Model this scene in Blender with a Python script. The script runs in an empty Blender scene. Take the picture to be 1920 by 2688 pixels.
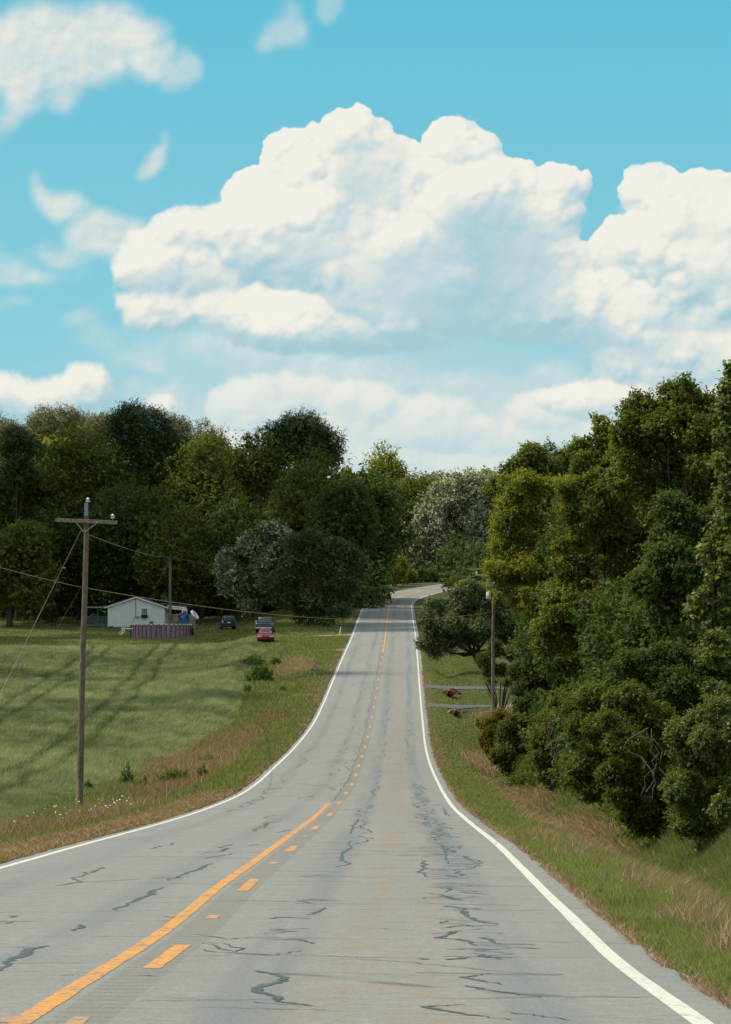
import bpy, math, random
import numpy as np
from mathutils import Vector, Matrix
random.seed(7)
RNG = np.random.default_rng(11)
scene = bpy.context.scene
COL = scene.collection
FPX, CX, CY, HOR = 8000.0, 960.0, 1344.0, 1690.0
PITCH = math.atan((HOR - CY) / FPX)
_sp, _cp = math.sin(PITCH), math.cos(PITCH)

def at(px, py, d):
    """point at forward distance d (metres along Y) that stands where the photograph shows it"""
    u = (CY - py) / FPX
    y = _cp - u * _sp
    z = _sp + u * _cp
    return ((px - CX) / FPX * d / y, d, z / y * d)

# ------------------------------------------------------------------ camera
cam_data = bpy.data.cameras.new("camera")
cam_data.sensor_fit = 'HORIZONTAL'
cam_data.sensor_width = 24.0
cam_data.lens = 100.0
cam_data.clip_start = 0.5
cam_data.clip_end = 20000
cam = bpy.data.objects.new("camera", cam_data)
COL.objects.link(cam)
cam.location = (0, 0, 0)
cam.rotation_euler = (math.radians(90) + PITCH, 0, 0)
scene.camera = cam
scene.view_settings.view_transform = 'Standard'
scene.view_settings.look = 'None'
scene.view_settings.exposure = 0.0
scene.view_settings.gamma = 1.0
scene.cycles.max_bounces = 6
scene.cycles.diffuse_bounces = 3
scene.cycles.transparent_max_bounces = 6
scene.cycles.use_denoising = True

# ------------------------------------------------------------------ node helpers
class NT:
    def __init__(self, tree):
        self.t = tree
    def n(self, kind, **kw):
        nd = self.t.nodes.new(kind)
        for k, v in kw.items():
            setattr(nd, k, v)
        return nd
    def put(self, sock, v):
        if isinstance(v, bpy.types.NodeSocket):
            self.t.links.new(v, sock)
        elif v is not None:
            if isinstance(v, (tuple, list)) and sock.type == 'RGBA' and len(v) == 3:
                v = (*v, 1.0)
            sock.default_value = v
    def m(self, op, a, b=None, c=None, clamp=False):
        nd = self.n('ShaderNodeMath', operation=op, use_clamp=clamp)
        self.put(nd.inputs[0], a)
        if b is not None: self.put(nd.inputs[1], b)
        if c is not None: self.put(nd.inputs[2], c)
        return nd.outputs[0]
    def v(self, op, a, b=None):
        nd = self.n('ShaderNodeVectorMath', operation=op)
        self.put(nd.inputs[0], a)
        if b is not None: self.put(nd.inputs[1], b)
        return nd.outputs[1] if op in ('LENGTH', 'DISTANCE', 'DOT_PRODUCT') else nd.outputs[0]
    def mapr(self, x, a, b, c=0.0, d=1.0, smooth=False):
        nd = self.n('ShaderNodeMapRange')
        nd.interpolation_type = 'SMOOTHSTEP' if smooth else 'LINEAR'
        for i, q in enumerate((x, a, b, c, d)): self.put(nd.inputs[i], q)
        return nd.outputs[0]
    def mix(self, f, a, b, mode='MIX'):
        nd = self.n('ShaderNodeMix', data_type='RGBA', blend_type=mode)
        self.put(nd.inputs[0], f); self.put(nd.inputs[6], a); self.put(nd.inputs[7], b)
        return nd.outputs[2]
    def noise(self, vec, scale, detail=4.0, rough=0.5, dim='3D', dist=0.0):
        nd = self.n('ShaderNodeTexNoise', noise_dimensions=dim)
        if vec is not None: self.put(nd.inputs['Vector'], vec)
        self.put(nd.inputs['Scale'], scale); self.put(nd.inputs['Detail'], detail)
        self.put(nd.inputs['Roughness'], rough); self.put(nd.inputs['Distortion'], dist)
        return nd
    def voro(self, vec, scale, detail=0.0, rough=0.5, feature='F1', dim='3D'):
        nd = self.n('ShaderNodeTexVoronoi', voronoi_dimensions=dim, feature=feature)
        self.put(nd.inputs['Vector'], vec); self.put(nd.inputs['Scale'], scale)
        if feature in ('F1', 'SMOOTH_F1'):
            self.put(nd.inputs['Detail'], detail); self.put(nd.inputs['Roughness'], rough)
            nd.normalize = False
        return nd.outputs['Distance']
    def comb(self, x, y, z=0.0):
        nd = self.n('ShaderNodeCombineXYZ')
        for i, q in enumerate((x, y, z)): self.put(nd.inputs[i], q)
        return nd.outputs[0]
    def sep(self, v):
        nd = self.n('ShaderNodeSeparateXYZ'); self.put(nd.inputs[0], v)
        return nd.outputs
# ------------------------------------------------------------------ clouds as a computed field
def smooth(x, a, b):
    t = np.clip((x - a) / (b - a), 0, 1)
    return t * t * (3 - 2 * t)

def perlin(X, Y, seed):
    r = np.random.default_rng(seed)
    ang = r.random((256, 256)).astype(np.float32) * 2 * np.pi
    gx, gy = np.cos(ang), np.sin(ang)
    xi, yi = np.floor(X).astype(np.int32), np.floor(Y).astype(np.int32)
    fx, fy = X - xi, Y - yi
    u, v = fx * fx * fx * (fx * (fx * 6 - 15) + 10), fy * fy * fy * (fy * (fy * 6 - 15) + 10)
    def g(i, j):
        a, b = (xi + i) & 255, (yi + j) & 255
        return gx[a, b] * (fx - i) + gy[a, b] * (fy - j)
    return (g(0, 0) * (1 - u) + g(1, 0) * u) * (1 - v) + (g(0, 1) * (1 - u) + g(1, 1) * u) * v

def fbm(X, Y, scale, octs, seed, rough=0.5):
    a, s, tot = 1.0, 1.0 / scale, 0
    out = np.zeros_like(X)
    for o in range(octs):
        out += a * perlin(X * s + 17.3 * o, Y * s + 9.1 * o, seed + o)
        tot += a; a *= rough; s *= 2.03
    return out / tot * 1.6

def blur(A, r):
    if r < 1: return A
    for ax in (0, 1):
        for _ in range(2):
            n = int(r)
            P = np.concatenate([np.repeat(A.take([0], ax), n + 1, ax), A, np.repeat(A.take([-1], ax), n, ax)], ax)
            S = np.cumsum(P, ax, dtype=np.float64)
            A = ((S.take(range(2 * n + 1, S.shape[ax]), ax) - S.take(range(0, S.shape[ax] - 2 * n - 1), ax)) / (2 * n + 1)).astype(np.float32)
    return A

CL_X0, CL_X1, CL_Y0, CL_Y1, CL_S = -260.0, 1884.0, -170.0, 1260.0, 0.62   # layout units, pixels per unit
def cloud_image():
    nx, ny = int((CL_X1 - CL_X0) * CL_S), int((CL_Y1 - CL_Y0) * CL_S)
    X, Y = np.meshgrid(np.linspace(CL_X0, CL_X1, nx, dtype=np.float32), np.linspace(CL_Y0, CL_Y1, ny, dtype=np.float32))
    heaps = [(778,318,92,86),(850,400,140,110),(665,372,92,92),(575,440,86,78),(600,520,140,110),(1008,325,72,74),(1075,350,52,66),(1110,430,90,90),(1010,460,150,110),
     (1240,425,70,66),(1205,485,90,76),(700,520,200,130),(950,600,270,150),(420,520,110,62),(500,505,80,60),(340,590,95,75),(450,600,110,60),(355,690,95,52),(540,690,120,60),
     (640,715,150,75),(1150,660,170,100),(1240,575,90,60),(820,720,260,66),(1440,425,66,62),(1555,440,110,66),(1450,550,140,85),(1610,570,200,140),(1800,560,160,130),
     (1370,690,200,90),(1560,690,200,80),(1540,800,230,85),(1750,800,200,90),(1400,890,220,50),(1620,890,200,50),(-110,880,130,50),(195,860,66,54),(95,890,115,46),(10,880,80,45),(362,905,40,32)]
    low = [(560,890,100,62),(700,890,150,62),(950,915,150,45),(900,970,330,50),(520,960,80,50),(620,1000,260,40),(1130,985,160,40)]
    r = np.random.default_rng(5)
    Z = np.full(X.shape, -1e3, np.float32)      # front depth of the heaps
    wx = fbm(X, Y, 55, 6, 3, .60) * 18; wy = fbm(X, Y, 55, 6, 40, .60) * 15
    Xw, Yw = X + wx, Y + wy
    def ball(cx, cy, rx, ry, z0):
        i0, i1 = int((cx - rx - 30 - CL_X0) * CL_S), int((cx + rx + 30 - CL_X0) * CL_S)
        j0, j1 = int((cy - ry - 30 - CL_Y0) * CL_S), int((cy + ry + 30 - CL_Y0) * CL_S)
        i0, j0 = max(i0, 0), max(j0, 0)
        if i1 <= i0 or j1 <= j0: return
        q = ((Xw[j0:j1, i0:i1] - cx) / rx) ** 2 + ((Yw[j0:j1, i0:i1] - cy) / ry) ** 2
        z = np.where(q < 1, z0 + min(rx, ry) * np.sqrt(np.maximum(1 - q, 0)), -1e3)
        Z[j0:j1, i0:i1] = np.maximum(Z[j0:j1, i0:i1], z)
    def puffs(lst, n1, n2, zk=1.0):
        for cx, cy, rx, ry in lst:
            ball(cx, cy, rx, ry, 0)
            for _ in range(n1):
                a = r.uniform(0, 2 * np.pi); q = math.sqrt(r.uniform(.05, 1))
                if math.sin(a) > .25 and r.random() < .75: continue
                R = min(rx, ry) * r.uniform(.26, .46)
                x1, y1 = cx + math.cos(a) * q * (rx - R * .45), cy + math.sin(a) * q * (ry - R * .45)
                z1 = min(rx, ry) * math.sqrt(max(0, 1 - q * q)) * .75
                ball(x1, y1, R, R * .92, z1)
                for _ in range(n2):
                    b = r.uniform(0, 2 * np.pi); p = math.sqrt(r.uniform(.1, 1))
                    R2 = R * r.uniform(.25, .45)
                    ball(x1 + math.cos(b) * p * R * .9, y1 + math.sin(b) * p * R * .85, R2, R2, z1 + R * math.sqrt(max(0, 1 - p * p)) * .85)
    puffs(heaps, 20, 12)
    cov = (Z > -900).astype(np.float32)
    cov_s = blur(cov, 1)
    softn = smooth(fbm(X, Y, 160, 3, 90), -.35, .45)
    wideb = blur(cov, 9)
    er = fbm(X, Y, 30, 6, 77, .62)
    edge = smooth(blur(cov, 4) * .3 + blur(cov, 16) * .7 + er * .34, .22, .86)
    crisp = smooth(blur(cov, 2) + er * .35, .28, .80)
    soft_map = np.clip(softn * 1.25 - .1 + smooth(Y, 560, 780) * .8 - smooth(Y, 520, 380) * .75, 0, 1)
    soft_map = np.where(X < 520, np.clip(soft_map + .55 * smooth(-X, -540, -420), 0, 1), soft_map)
    A = crisp * (1 - soft_map) + edge * soft_map
    Zf = np.maximum(Z, 0)
    Zf = Zf + fbm(X, Y, 30, 6, 120, .62) * 12
    lit = np.zeros_like(X)
    for rad, wgt in ((1, .12), (3, .28), (8, .40), (18, .38)):
        B = blur(Zf, rad)
        gy, gx = np.gradient(B, 1 / CL_S)
        nz = 1 / np.sqrt(gx * gx + gy * gy + 1)
        # outward normal = (-gx, -gy, 1); light from the upper left, a little towards the viewer
        l = (gx * .42 * -1 * -1 * -1 + gy * -1 * -.70 * -1 * -1 * -1 + .50) * nz if False else ((-gx) * -.42 + (-gy) * -.72 + .55) * nz
        lit += wgt * l
    ao = blur(Zf, 12) - Zf
    lit = lit - np.clip(ao / 55, -.2, .35) * .55
    lit = lit * .72 + blur(lit, 3) * .28
    warp_x, warp_y = X + fbm(X, Y, 90, 5, 200, .6) * 60, Y + fbm(X, Y, 90, 5, 230, .6) * 50
    sh = np.zeros_like(X)
    SH = [(815,345,90,75,.50),(1085,510,140,75,.95),(1010,620,250,110,.75),(850,795,330,55,1.5),(600,570,110,60,.35),(490,620,100,50,.4),(1180,610,120,80,.4),
          (790,440,80,60,.45),(1400,765,220,40,.6),(940,860,300,45,.8),(560,940,120,70,.3),(1300,800,160,45,.6),(470,780,150,50,.9),(800,975,420,50,.35),(1560,500,110,40,.4),
          (1040,700,160,60,.6),(330,640,90,30,.3),(150,935,150,40,.3),(1600,640,120,40,.35),(1490,560,90,40,.3)]
    LT = [(620,690,110,55,.75),(1245,420,80,70,.3),(640,400,110,110,.35),(1000,330,80,70,.35),(1130,745,60,35,.6),(1590,600,160,60,.3),(1400,890,200,50,.2),(150,870,120,50,.25),(780,270,80,40,.3),(560,470,90,60,.3),(1440,400,60,40,.4)]
    for lst, sg in ((SH, 1), (LT, -1)):
        for cx, cy, rx, ry, a in lst:
            sh += sg * a * smooth(1.5 - np.sqrt(((warp_x - cx) / rx) ** 2 + ((warp_y - cy) / ry) ** 2), 0, 1.25)
    flat = np.clip(sh, 0, 1.0)
    L = (lit - .50) * (1 - .75 * flat) * .92 + .66 - sh * .40 + fbm(X, Y, 130, 4, 300) * .10
    L = np.clip(L, 0, 1)
    st = [(0.0, (164, 202, 213)), (0.30, (190, 213, 219)), (0.55, (212, 223, 222)), (0.78, (232, 233, 224)), (1.0, (243, 241, 231))]
    f = lambda q: ((q / 255 + 0.055) / 1.055) ** 2.4
    xs = [s[0] for s in st]
    rgb = np.stack([f(np.interp(L, xs, [s[1][k] for s in st])) for k in range(3)], -1)
    # a second, thin layer: wisps and the low bank near the horizon
    WS = [(90,85,180,85,1),(250,60,100,75,1),(310,120,60,60,.9),(180,150,110,60,.9),(30,180,90,90,1),(150,215,45,60,.8),(0,250,55,70,.7),(-120,120,140,120,1),(105,455,62,42,.95),(215,515,85,42,.95),(60,585,110,50,.95),(130,545,90,40,.8),
          (345,348,34,22,.8),(625,40,42,60,.55),(745,10,32,34,.45),(380,150,35,55,.6),(190,715,80,26,.4),(345,790,24,34,.55),(345,905,50,60,.6),(300,850,30,40,.4),(20,680,40,20,.3)]
    
    WS += [(1200,935,260,110,.55),(800,980,700,150,.42),(760,1100,1100,120,.62),(1500,960,300,90,.7),(560,800,240,70,.6),(700,840,300,50,.55),(1000,850,300,50,.5),(330,770,160,50,.35),(1250,860,160,60,.6)]
    D = np.full(X.shape, 0, np.float32)
    vx, vy = X + fbm(X, Y, 170, 4, 400, .4) * 95, Y + fbm(X, Y, 170, 4, 430, .4) * 75
    wfn = fbm(X, Y, 190, 4, 460, .38) * 1.0 + fbm(X, Y, 26, 4, 466, .6) * .10
    for cx, cy, rx, ry, a in WS:
        d = 1 - np.sqrt(((vx - cx) / rx) ** 2 + ((vy - cy) / ry) ** 2)
        D = np.maximum(D, a * smooth(d * 1.25 + wfn, -.28, .85))
    wl = np.clip(.66 + fbm(X, Y, 120, 5, 500, .45) * .26 - (fbm(X + 7, Y + 12, 60, 4, 530) - fbm(X, Y, 60, 4, 530)) * -.35, 0, 1)
    wl = wl - smooth(Y, 800, 900) * .08
    wrgb = np.stack([f(np.interp(wl, xs, [s[1][k] for s in st])) for k in range(3)], -1)
    veil = .62 * smooth(1.6 - np.sqrt(((X - 830 + wx * 2) / 560) ** 2 + ((Y - 845 + wy * 2) / 120) ** 2), 0, 1.3) + .40 * smooth(Y + wy * 3, 820, 960)
    D = np.clip(blur(D, 2) * .5 + blur(D, 5) * .5, 0, 1) * .92; D0 = D
    D = D0 + veil * (1 - D0) * .85
    wl = np.where(True, wl * (D0 / np.maximum(D, 1e-3)) + .36 * (1 - D0 / np.maximum(D, 1e-3)), wl)
    wrgb = np.stack([f(np.interp(wl, xs, [s[1][k] for s in st])) for k in range(3)], -1)
    A = A * (1 - .42 * smooth(Y, 850, 1000)) * .985
    Z[:] = -1e3
    puffs([(560,905,110,72),(660,880,120,50),(800,900,110,60),(950,920,110,45),(905,960,240,50),(1110,985,110,34),(620,1000,230,60),(1240,920,110,60),(1330,960,170,60),(740,1030,260,50),(470,1010,80,50),(1000,1050,260,40)], 14, 7)
    cv = (Z > -900).astype(np.float32)
    A3 = smooth(blur(cv, 5) * .5 + blur(cv, 14) * .5 + er * .35, .15, .95) * .78 * (1 - .25 * smooth(Y, 930, 1080))
    Zf = np.maximum(Z, 0) + fbm(X, Y, 30, 5, 120, .6) * 12
    l3 = np.zeros_like(X)
    for rad, wgt in ((3, .3), (8, .4), (18, .4)):
        B = blur(Zf, rad); gy, gx = np.gradient(B, 1 / CL_S)
        l3 += wgt * (gx * .42 + gy * .72 + .55) / np.sqrt(gx * gx + gy * gy + 1)
    l3 = np.clip((l3 - .5) * .6 + .66 - smooth(Y, 905, 960) * .06, 0, 1)
    rgb3 = np.stack([f(np.interp(l3, xs, [s[1][k] for s in st])) for k in range(3)], -1)
    def over(c1, a1, c2, a2):
        a = a1 + a2 * (1 - a1)
        return (c1 * a1[..., None] + c2 * (a2 * (1 - a1))[..., None]) / np.maximum(a, 1e-4)[..., None], a
    col, a_out = over(rgb3, A3, wrgb, D)
    col, a_out = over(rgb, A, col, a_out)
    m = 40
    fade = smooth(X, CL_X0, CL_X0 + m) * smooth(-X, -CL_X1, -CL_X1 + m) * smooth(Y, CL_Y0, CL_Y0 + m) * smooth(-Y, -CL_Y1, -CL_Y1 + m)
    out = np.concatenate([col, (a_out * fade)[..., None]], -1).astype(np.float32)
    return out[::-1].copy(), nx, ny
# ------------------------------------------------------------------ sun and sky
SUN_EL, SUN_AZ = math.radians(54), math.radians(-82)      # azimuth from +Y (view direction), negative = left
sun_dir = Vector((math.sin(SUN_AZ) * math.cos(SUN_EL), math.cos(SUN_AZ) * math.cos(SUN_EL), math.sin(SUN_EL)))
ld = bpy.data.lights.new("sun", 'SUN')
ld.energy = 4.2
ld.angle = math.radians(0.5)
ld.color = (1.0, 0.90, 0.72)
lo = bpy.data.objects.new("sun", ld)
COL.objects.link(lo)
lo.rotation_euler = sun_dir.to_track_quat('Z', 'Y').to_euler()

world = bpy.data.worlds.new("World")
scene.world = world
world.use_nodes = True
W = NT(world.node_tree)
world.node_tree.nodes.clear()
K = 1.182
SKS = 0.10      # world strength
def lin(r, g, b):
    f = lambda q: ((q / 255 + 0.055) / 1.055) ** 2.4 if q > 10 else q / 255 / 12.92
    return (f(r), f(g), f(b))
def c8(r, g, b):
    return tuple(q / SKS for q in lin(r, g, b))
tc = W.n('ShaderNodeTexCoord').outputs['Generated']
sx, sy, sz = W.sep(tc)
az = W.m('ARCTAN2', sx, sy)
el = W.m('DIVIDE', sz, W.m('SQRT', W.m('ADD', W.m('MULTIPLY', sx, sx), W.m('MULTIPLY', sy, sy))))
arr, cnx, cny = cloud_image()
cim = bpy.data.images.new("cloud_field", cnx, cny, alpha=True, float_buffer=True)
cim.colorspace_settings.name = 'Non-Color'
cim.alpha_mode = 'CHANNEL_PACKED'
cim.pixels.foreach_set(arr.ravel())
cim.update()
cim.pack()
PX = W.m('MULTIPLY_ADD', az, FPX / K / (CL_X1 - CL_X0), (CX / K - CL_X0) / (CL_X1 - CL_X0))
PY = W.m('MULTIPLY_ADD', el, FPX / K / (CL_Y1 - CL_Y0), 1 - (HOR / K - CL_Y0) / (CL_Y1 - CL_Y0))
it = W.n('ShaderNodeTexImage', image=cim, extension='CLIP', interpolation='Linear')
W.put(it.inputs[0], W.comb(PX, PY, 0.0))
cs = W.v('SCALE', it.outputs[0]); cs.node.inputs['Scale'].default_value = 1 / SKS
# the clear sky: Nishita, graded towards the teal of the photograph
sky = W.n('ShaderNodeTexSky', sky_type='NISHITA')
sky.sun_disc = False
sky.sun_elevation = SUN_EL
sky.sun_rotation = SUN_AZ
sky.air_density = 1.2; sky.dust_density = 1.0; sky.ozone_density = 1.5
grad = W.n('ShaderNodeValToRGB')
W.put(grad.inputs[0], W.mapr(el, 0.0, 0.6))
g = grad.color_ramp
g.elements[0].position = 0.0; g.elements[0].color = (*lin(178, 215, 220), 1)
g.elements[1].position = 1.0; g.elements[1].color = (*lin(62, 140, 178), 1)
for p_, c_ in ((0.10, (152, 210, 222)), (0.20, (130, 204, 221)), (0.345, (98, 193, 218)), (0.6, (78, 160, 194))):
    e_ = g.elements.new(p_); e_.color = (*lin(*c_), 1)
gs = W.v('SCALE', grad.outputs[0]); gs.node.inputs['Scale'].default_value = 1 / SKS
base = W.mix(0.94, sky.outputs[0], gs)
# cloud elsewhere round the sky
far = W.noise(tc, 2.2, 5, 0.6).outputs['Fac']
fm = W.mapr(far, 0.38, 0.56, smooth=True)
inview = W.m('MULTIPLY', W.mapr(W.m('ABSOLUTE', az), 0.30, 0.16), W.mapr(el, 0.34, 0.22))
fm = W.m('MULTIPLY', fm, W.m('SUBTRACT', 1.0, inview))
fm = W.m('MULTIPLY', fm, W.m('MULTIPLY', W.mapr(sz, 0.0, 0.05), 0.9))
c2 = W.mix(fm, base, W.mix(W.mapr(far, .55, .75), c8(236, 233, 222), c8(190, 207, 212)))
front = W.m('GREATER_THAN', sy, 0.0)
c3 = W.mix(W.m('MULTIPLY', it.outputs[1], front), c2, cs)
bg = W.n('ShaderNodeBackground'); W.put(bg.inputs[0], c3); bg.inputs[1].default_value = SKS
ow = W.n('ShaderNodeOutputWorld'); W.put(ow.inputs[0], bg.outputs[0])
# ------------------------------------------------------------------ object helpers
def tag(o, label=None, cat=None, group=None, kind=None):
    if label: o['label'] = label
    if cat: o['category'] = cat
    if group: o['group'] = group
    if kind: o['kind'] = kind
    return o

def link_mesh(name, verts, faces, mat, parent=None, smooth_=False):
    me = bpy.data.meshes.new(name)
    me.from_pydata([tuple(v) for v in verts], [], faces)
    if smooth_:
        me.polygons.foreach_set('use_smooth', [True] * len(me.polygons))
    me.update()
    if mat: me.materials.append(mat)
    o = bpy.data.objects.new(name, me)
    COL.objects.link(o)
    if parent: o.parent = parent
    return o

def quads_mesh(name, V, mat, parent=None, attr=None, nper=4):
    """V: (n*nper, 3) array, faces are consecutive groups of nper vertices"""
    V = np.ascontiguousarray(V, np.float32)
    n = len(V) // nper
    me = bpy.data.meshes.new(name)
    me.vertices.add(len(V)); me.vertices.foreach_set('co', V.ravel())
    me.loops.add(len(V)); me.loops.foreach_set('vertex_index', np.arange(len(V), dtype=np.int32))
    me.polygons.add(n)
    me.polygons.foreach_set('loop_start', np.arange(0, len(V), nper, dtype=np.int32))
    me.update(calc_edges=True)
    if attr is not None:
        a = me.attributes.new('tone', 'FLOAT', 'FACE')
        a.data.foreach_set('value', np.ascontiguousarray(attr, np.float32))
    if mat: me.materials.append(mat)
    o = bpy.data.objects.new(name, me)
    COL.objects.link(o)
    if parent: o.parent = parent
    return o

def grid_mesh(name, P, mat, uv=None, attrs=None, smooth_=True, parent=None):
    """P: (rows, cols, 3)"""
    R, C = P.shape[:2]
    me = bpy.data.meshes.new(name)
    me.vertices.add(R * C); me.vertices.foreach_set('co', np.ascontiguousarray(P, np.float32).ravel())
    i = np.arange((R - 1))[:, None] * C + np.arange(C - 1)[None]
    F = np.stack([i, i + 1, i + C + 1, i + C], -1).reshape(-1, 4).astype(np.int32)
    me.loops.add(F.size); me.loops.foreach_set('vertex_index', F.ravel())
    me.polygons.add(len(F)); me.polygons.foreach_set('loop_start', np.arange(0, F.size, 4, dtype=np.int32))
    me.polygons.foreach_set('use_smooth', np.full(len(F), smooth_))
    me.update(calc_edges=True)
    if uv is not None:
        ul = me.uv_layers.new(name='uv')
        ul.data.foreach_set('uv', np.ascontiguousarray(uv.reshape(-1, 2)[F.ravel()], np.float32).ravel())
    for k, a in (attrs or {}).items():
        at_ = me.attributes.new(k, 'FLOAT', 'POINT'); at_.data.foreach_set('value', np.ascontiguousarray(a, np.float32).ravel())
    if mat: me.materials.append(mat)
    o = bpy.data.objects.new(name, me)
    COL.objects.link(o)
    if parent: o.parent = parent
    return o

def empty(name, loc, rz=0.0):
    o = bpy.data.objects.new(name, None)
    COL.objects.link(o)
    o.location = loc; o.rotation_euler = (0, 0, rz)
    return o

class MB:
    """collects simple solids into one mesh (coordinates in the parent's space)"""
    def __init__(self): self.v, self.f = [], []
    def add(self, vs, fs):
        b = len(self.v); self.v += [tuple(q) for q in vs]; self.f += [tuple(i + b for i in f) for f in fs]; return self
    def box(self, x0, x1, y0, y1, z0, z1, rot=None, piv=(0, 0, 0)):
        vs = [Vector(q) for q in ((x0,y0,z0),(x1,y0,z0),(x1,y1,z0),(x0,y1,z0),(x0,y0,z1),(x1,y0,z1),(x1,y1,z1),(x0,y1,z1))]
        if rot is not None:
            p = Vector(piv); vs = [rot @ (q - p) + p for q in vs]
        return self.add(vs, [(0,3,2,1),(4,5,6,7),(0,1,5,4),(1,2,6,5),(2,3,7,6),(3,0,4,7)])
    def prism(self, poly, axis, a, b):
        """poly: 2-D outline; axis 'x','y' or 'z' is the extrusion direction from a to b"""
        n = len(poly)
        def pt(p, t): return {'x': (t, p[0], p[1]), 'y': (p[0], t, p[1]), 'z': (p[0], p[1], t)}[axis]
        vs = [pt(p, a) for p in poly] + [pt(p, b) for p in poly]
        fs = [tuple(range(n)), tuple(range(2 * n - 1, n - 1, -1))] + [(i, i + n, (i + 1) % n + n, (i + 1) % n) for i in range(n)]
        return self.add(vs, fs)
    def tube(self, pts, r, n=8, cap=True):
        pts = [Vector(p) for p in pts]; rs = r if isinstance(r, (list, tuple)) else [r] * len(pts)
        vs, fs = [], []
        ref = Vector((0.123, 0.31, 1)).normalized()
        for i, p in enumerate(pts):
            t = (pts[min(i + 1, len(pts) - 1)] - pts[max(i - 1, 0)]).normalized()
            a = t.cross(ref)
            if a.length < 1e-3: a = t.cross(Vector((1, 0, 0)))
            a.normalize(); b = t.cross(a)
            for k in range(n):
                q = 2 * math.pi * k / n
                vs.append(p + (a * math.cos(q) + b * math.sin(q)) * rs[i])
        for i in range(len(pts) - 1):
            for k in range(n):
                fs.append((i * n + k, i * n + (k + 1) % n, (i + 1) * n + (k + 1) % n, (i + 1) * n + k))
        if cap:
            fs.append(tuple(range(n))); fs.append(tuple(range((len(pts) - 1) * n, len(pts) * n))[::-1])
        return self.add(vs, fs)
    def lathe(self, prof, c=(0, 0, 0), n=16, axis='z'):
        """prof: (radius, height) pairs"""
        vs, fs = [], []
        for r, h in prof:
            for k in range(n):
                q = 2 * math.pi * k / n
                p = {'z': (r * math.cos(q), r * math.sin(q), h), 'x': (h, r * math.cos(q), r * math.sin(q)), 'y': (r * math.cos(q), h, r * math.sin(q))}[axis]
                vs.append((p[0] + c[0], p[1] + c[1], p[2] + c[2]))
        m = len(prof)
        for i in range(m - 1):
            for k in range(n):
                fs.append((i * n + k, i * n + (k + 1) % n, (i + 1) * n + (k + 1) % n, (i + 1) * n + k))
        fs.append(tuple(range(n))[::-1]); fs.append(tuple(range((m - 1) * n, m * n)))
        return self.add(vs, fs)
    def build(self, name, mat, parent=None, smooth_=False, bevel=0):
        o = link_mesh(name, self.v, self.f, mat, parent, smooth_)
        if bevel:
            m = o.modifiers.new('bevel', 'BEVEL'); m.width = bevel; m.segments = 2; m.limit_method = 'ANGLE'
        return o

# ------------------------------------------------------------------ materials
MATS = {}
def mat_new(name):
    m = bpy.data.materials.new(name); m.use_nodes = True
    T = NT(m.node_tree); m.node_tree.nodes.clear()
    return m, T
def principled(T, col, rough=0.6, metal=0.0, spec=0.5, normal=None, **kw):
    p = T.n('ShaderNodeBsdfPrincipled')
    T.put(p.inputs['Base Color'], col); T.put(p.inputs['Roughness'], rough); T.put(p.inputs['Metallic'], metal)
    T.put(p.inputs['Specular IOR Level'], spec)
    if normal is not None: T.put(p.inputs['Normal'], normal)
    for k, v in kw.items(): T.put(p.inputs[k], v)
    return p.outputs[0]
def out(T, sh): T.put(T.n('ShaderNodeOutputMaterial').inputs[0], sh)
def bump(T, h, strength=0.3, dist=0.02):
    b = T.n('ShaderNodeBump'); T.put(b.inputs['Strength'], strength); T.put(b.inputs['Distance'], dist); T.put(b.inputs['Height'], h)
    return b.outputs[0]
def plain(name, col, rough=0.6, metal=0.0, var=0.15, scale=3.0, spec=0.4, coat=0.0):
    """painted or bare surface with slight weathering"""
    if name in MATS: return MATS[name]
    m, T = mat_new(name)
    o = T.n('ShaderNodeTexCoord').outputs['Object']
    n = T.noise(o, scale, 5, 0.6).outputs['Fac']
    k = T.mapr(n, 0.3, 0.7, 1 - var, 1 + var)
    c = T.v('SCALE', T.n('ShaderNodeRGB').outputs[0]); c.node.inputs[0].links[0].from_node.outputs[0].default_value = (*col, 1)
    T.put(c.node.inputs['Scale'], k)
    out(T, principled(T, c, T.mapr(n, 0.3, 0.7, rough * 0.9, min(1, rough * 1.15)), metal, spec, **({'Coat Weight': coat} if coat else {})))
    MATS[name] = m
    return m

# ------------------------------------------------------------------ road alignment, read off the photograph row by row
ROWS = [  # picture row, distance, left line, right line, centre
 (2688,16.6,-1530,1842,156),(2544,21.9,-916,1638,361),(2440,27.3,-520,1528,504),(2352,33,-258,1440,595),(2281,40.8,0,1369,684),
 (2222,51,207,1310,757),(2174,64,384,1250,815),(2148,73,473,1219,846),(2124,82,544,1193,868),(2092,96,621,1170,893),(2053,116,680,1149,920),
 (2015,135,721,1132,934),(1970,157,768,1119,950),(1897,191,825,1110,969),(1842,217,852,1105,980),(1783,247,876.5,1100.5,990),(1731,279,898.6,1096.7,999),
 (1672,331,925,1091.5,1009),(1628,388,941,1085,1014),(1600,425,952,1082,1019),(1585,450,960,1083,1025),(1573,464,975,1096,1038),(1563,474,1001,1124,1061),
 (1555,484,1033,1155,1092),(1546.5,494,1077,1195,1135),(1539,504,1122,1240,1178),(1533,513,1166,1285,1222)]
_d = np.array([r[1] for r in ROWS], float)
_L = np.array([at(r[2], r[0], r[1]) for r in ROWS]); _R = np.array([at(r[3], r[0], r[1]) for r in ROWS]); _C = np.array([at(r[4], r[0], r[1]) for r in ROWS])
def ext(a, k):
    """road centre data with lead-in behind the camera and the bend carried on beyond the crest"""
    x = a[:, k].copy()
    return x
dd = np.concatenate([[-60, -20, 0], _d, [540, 580, 640, 760]])
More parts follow.
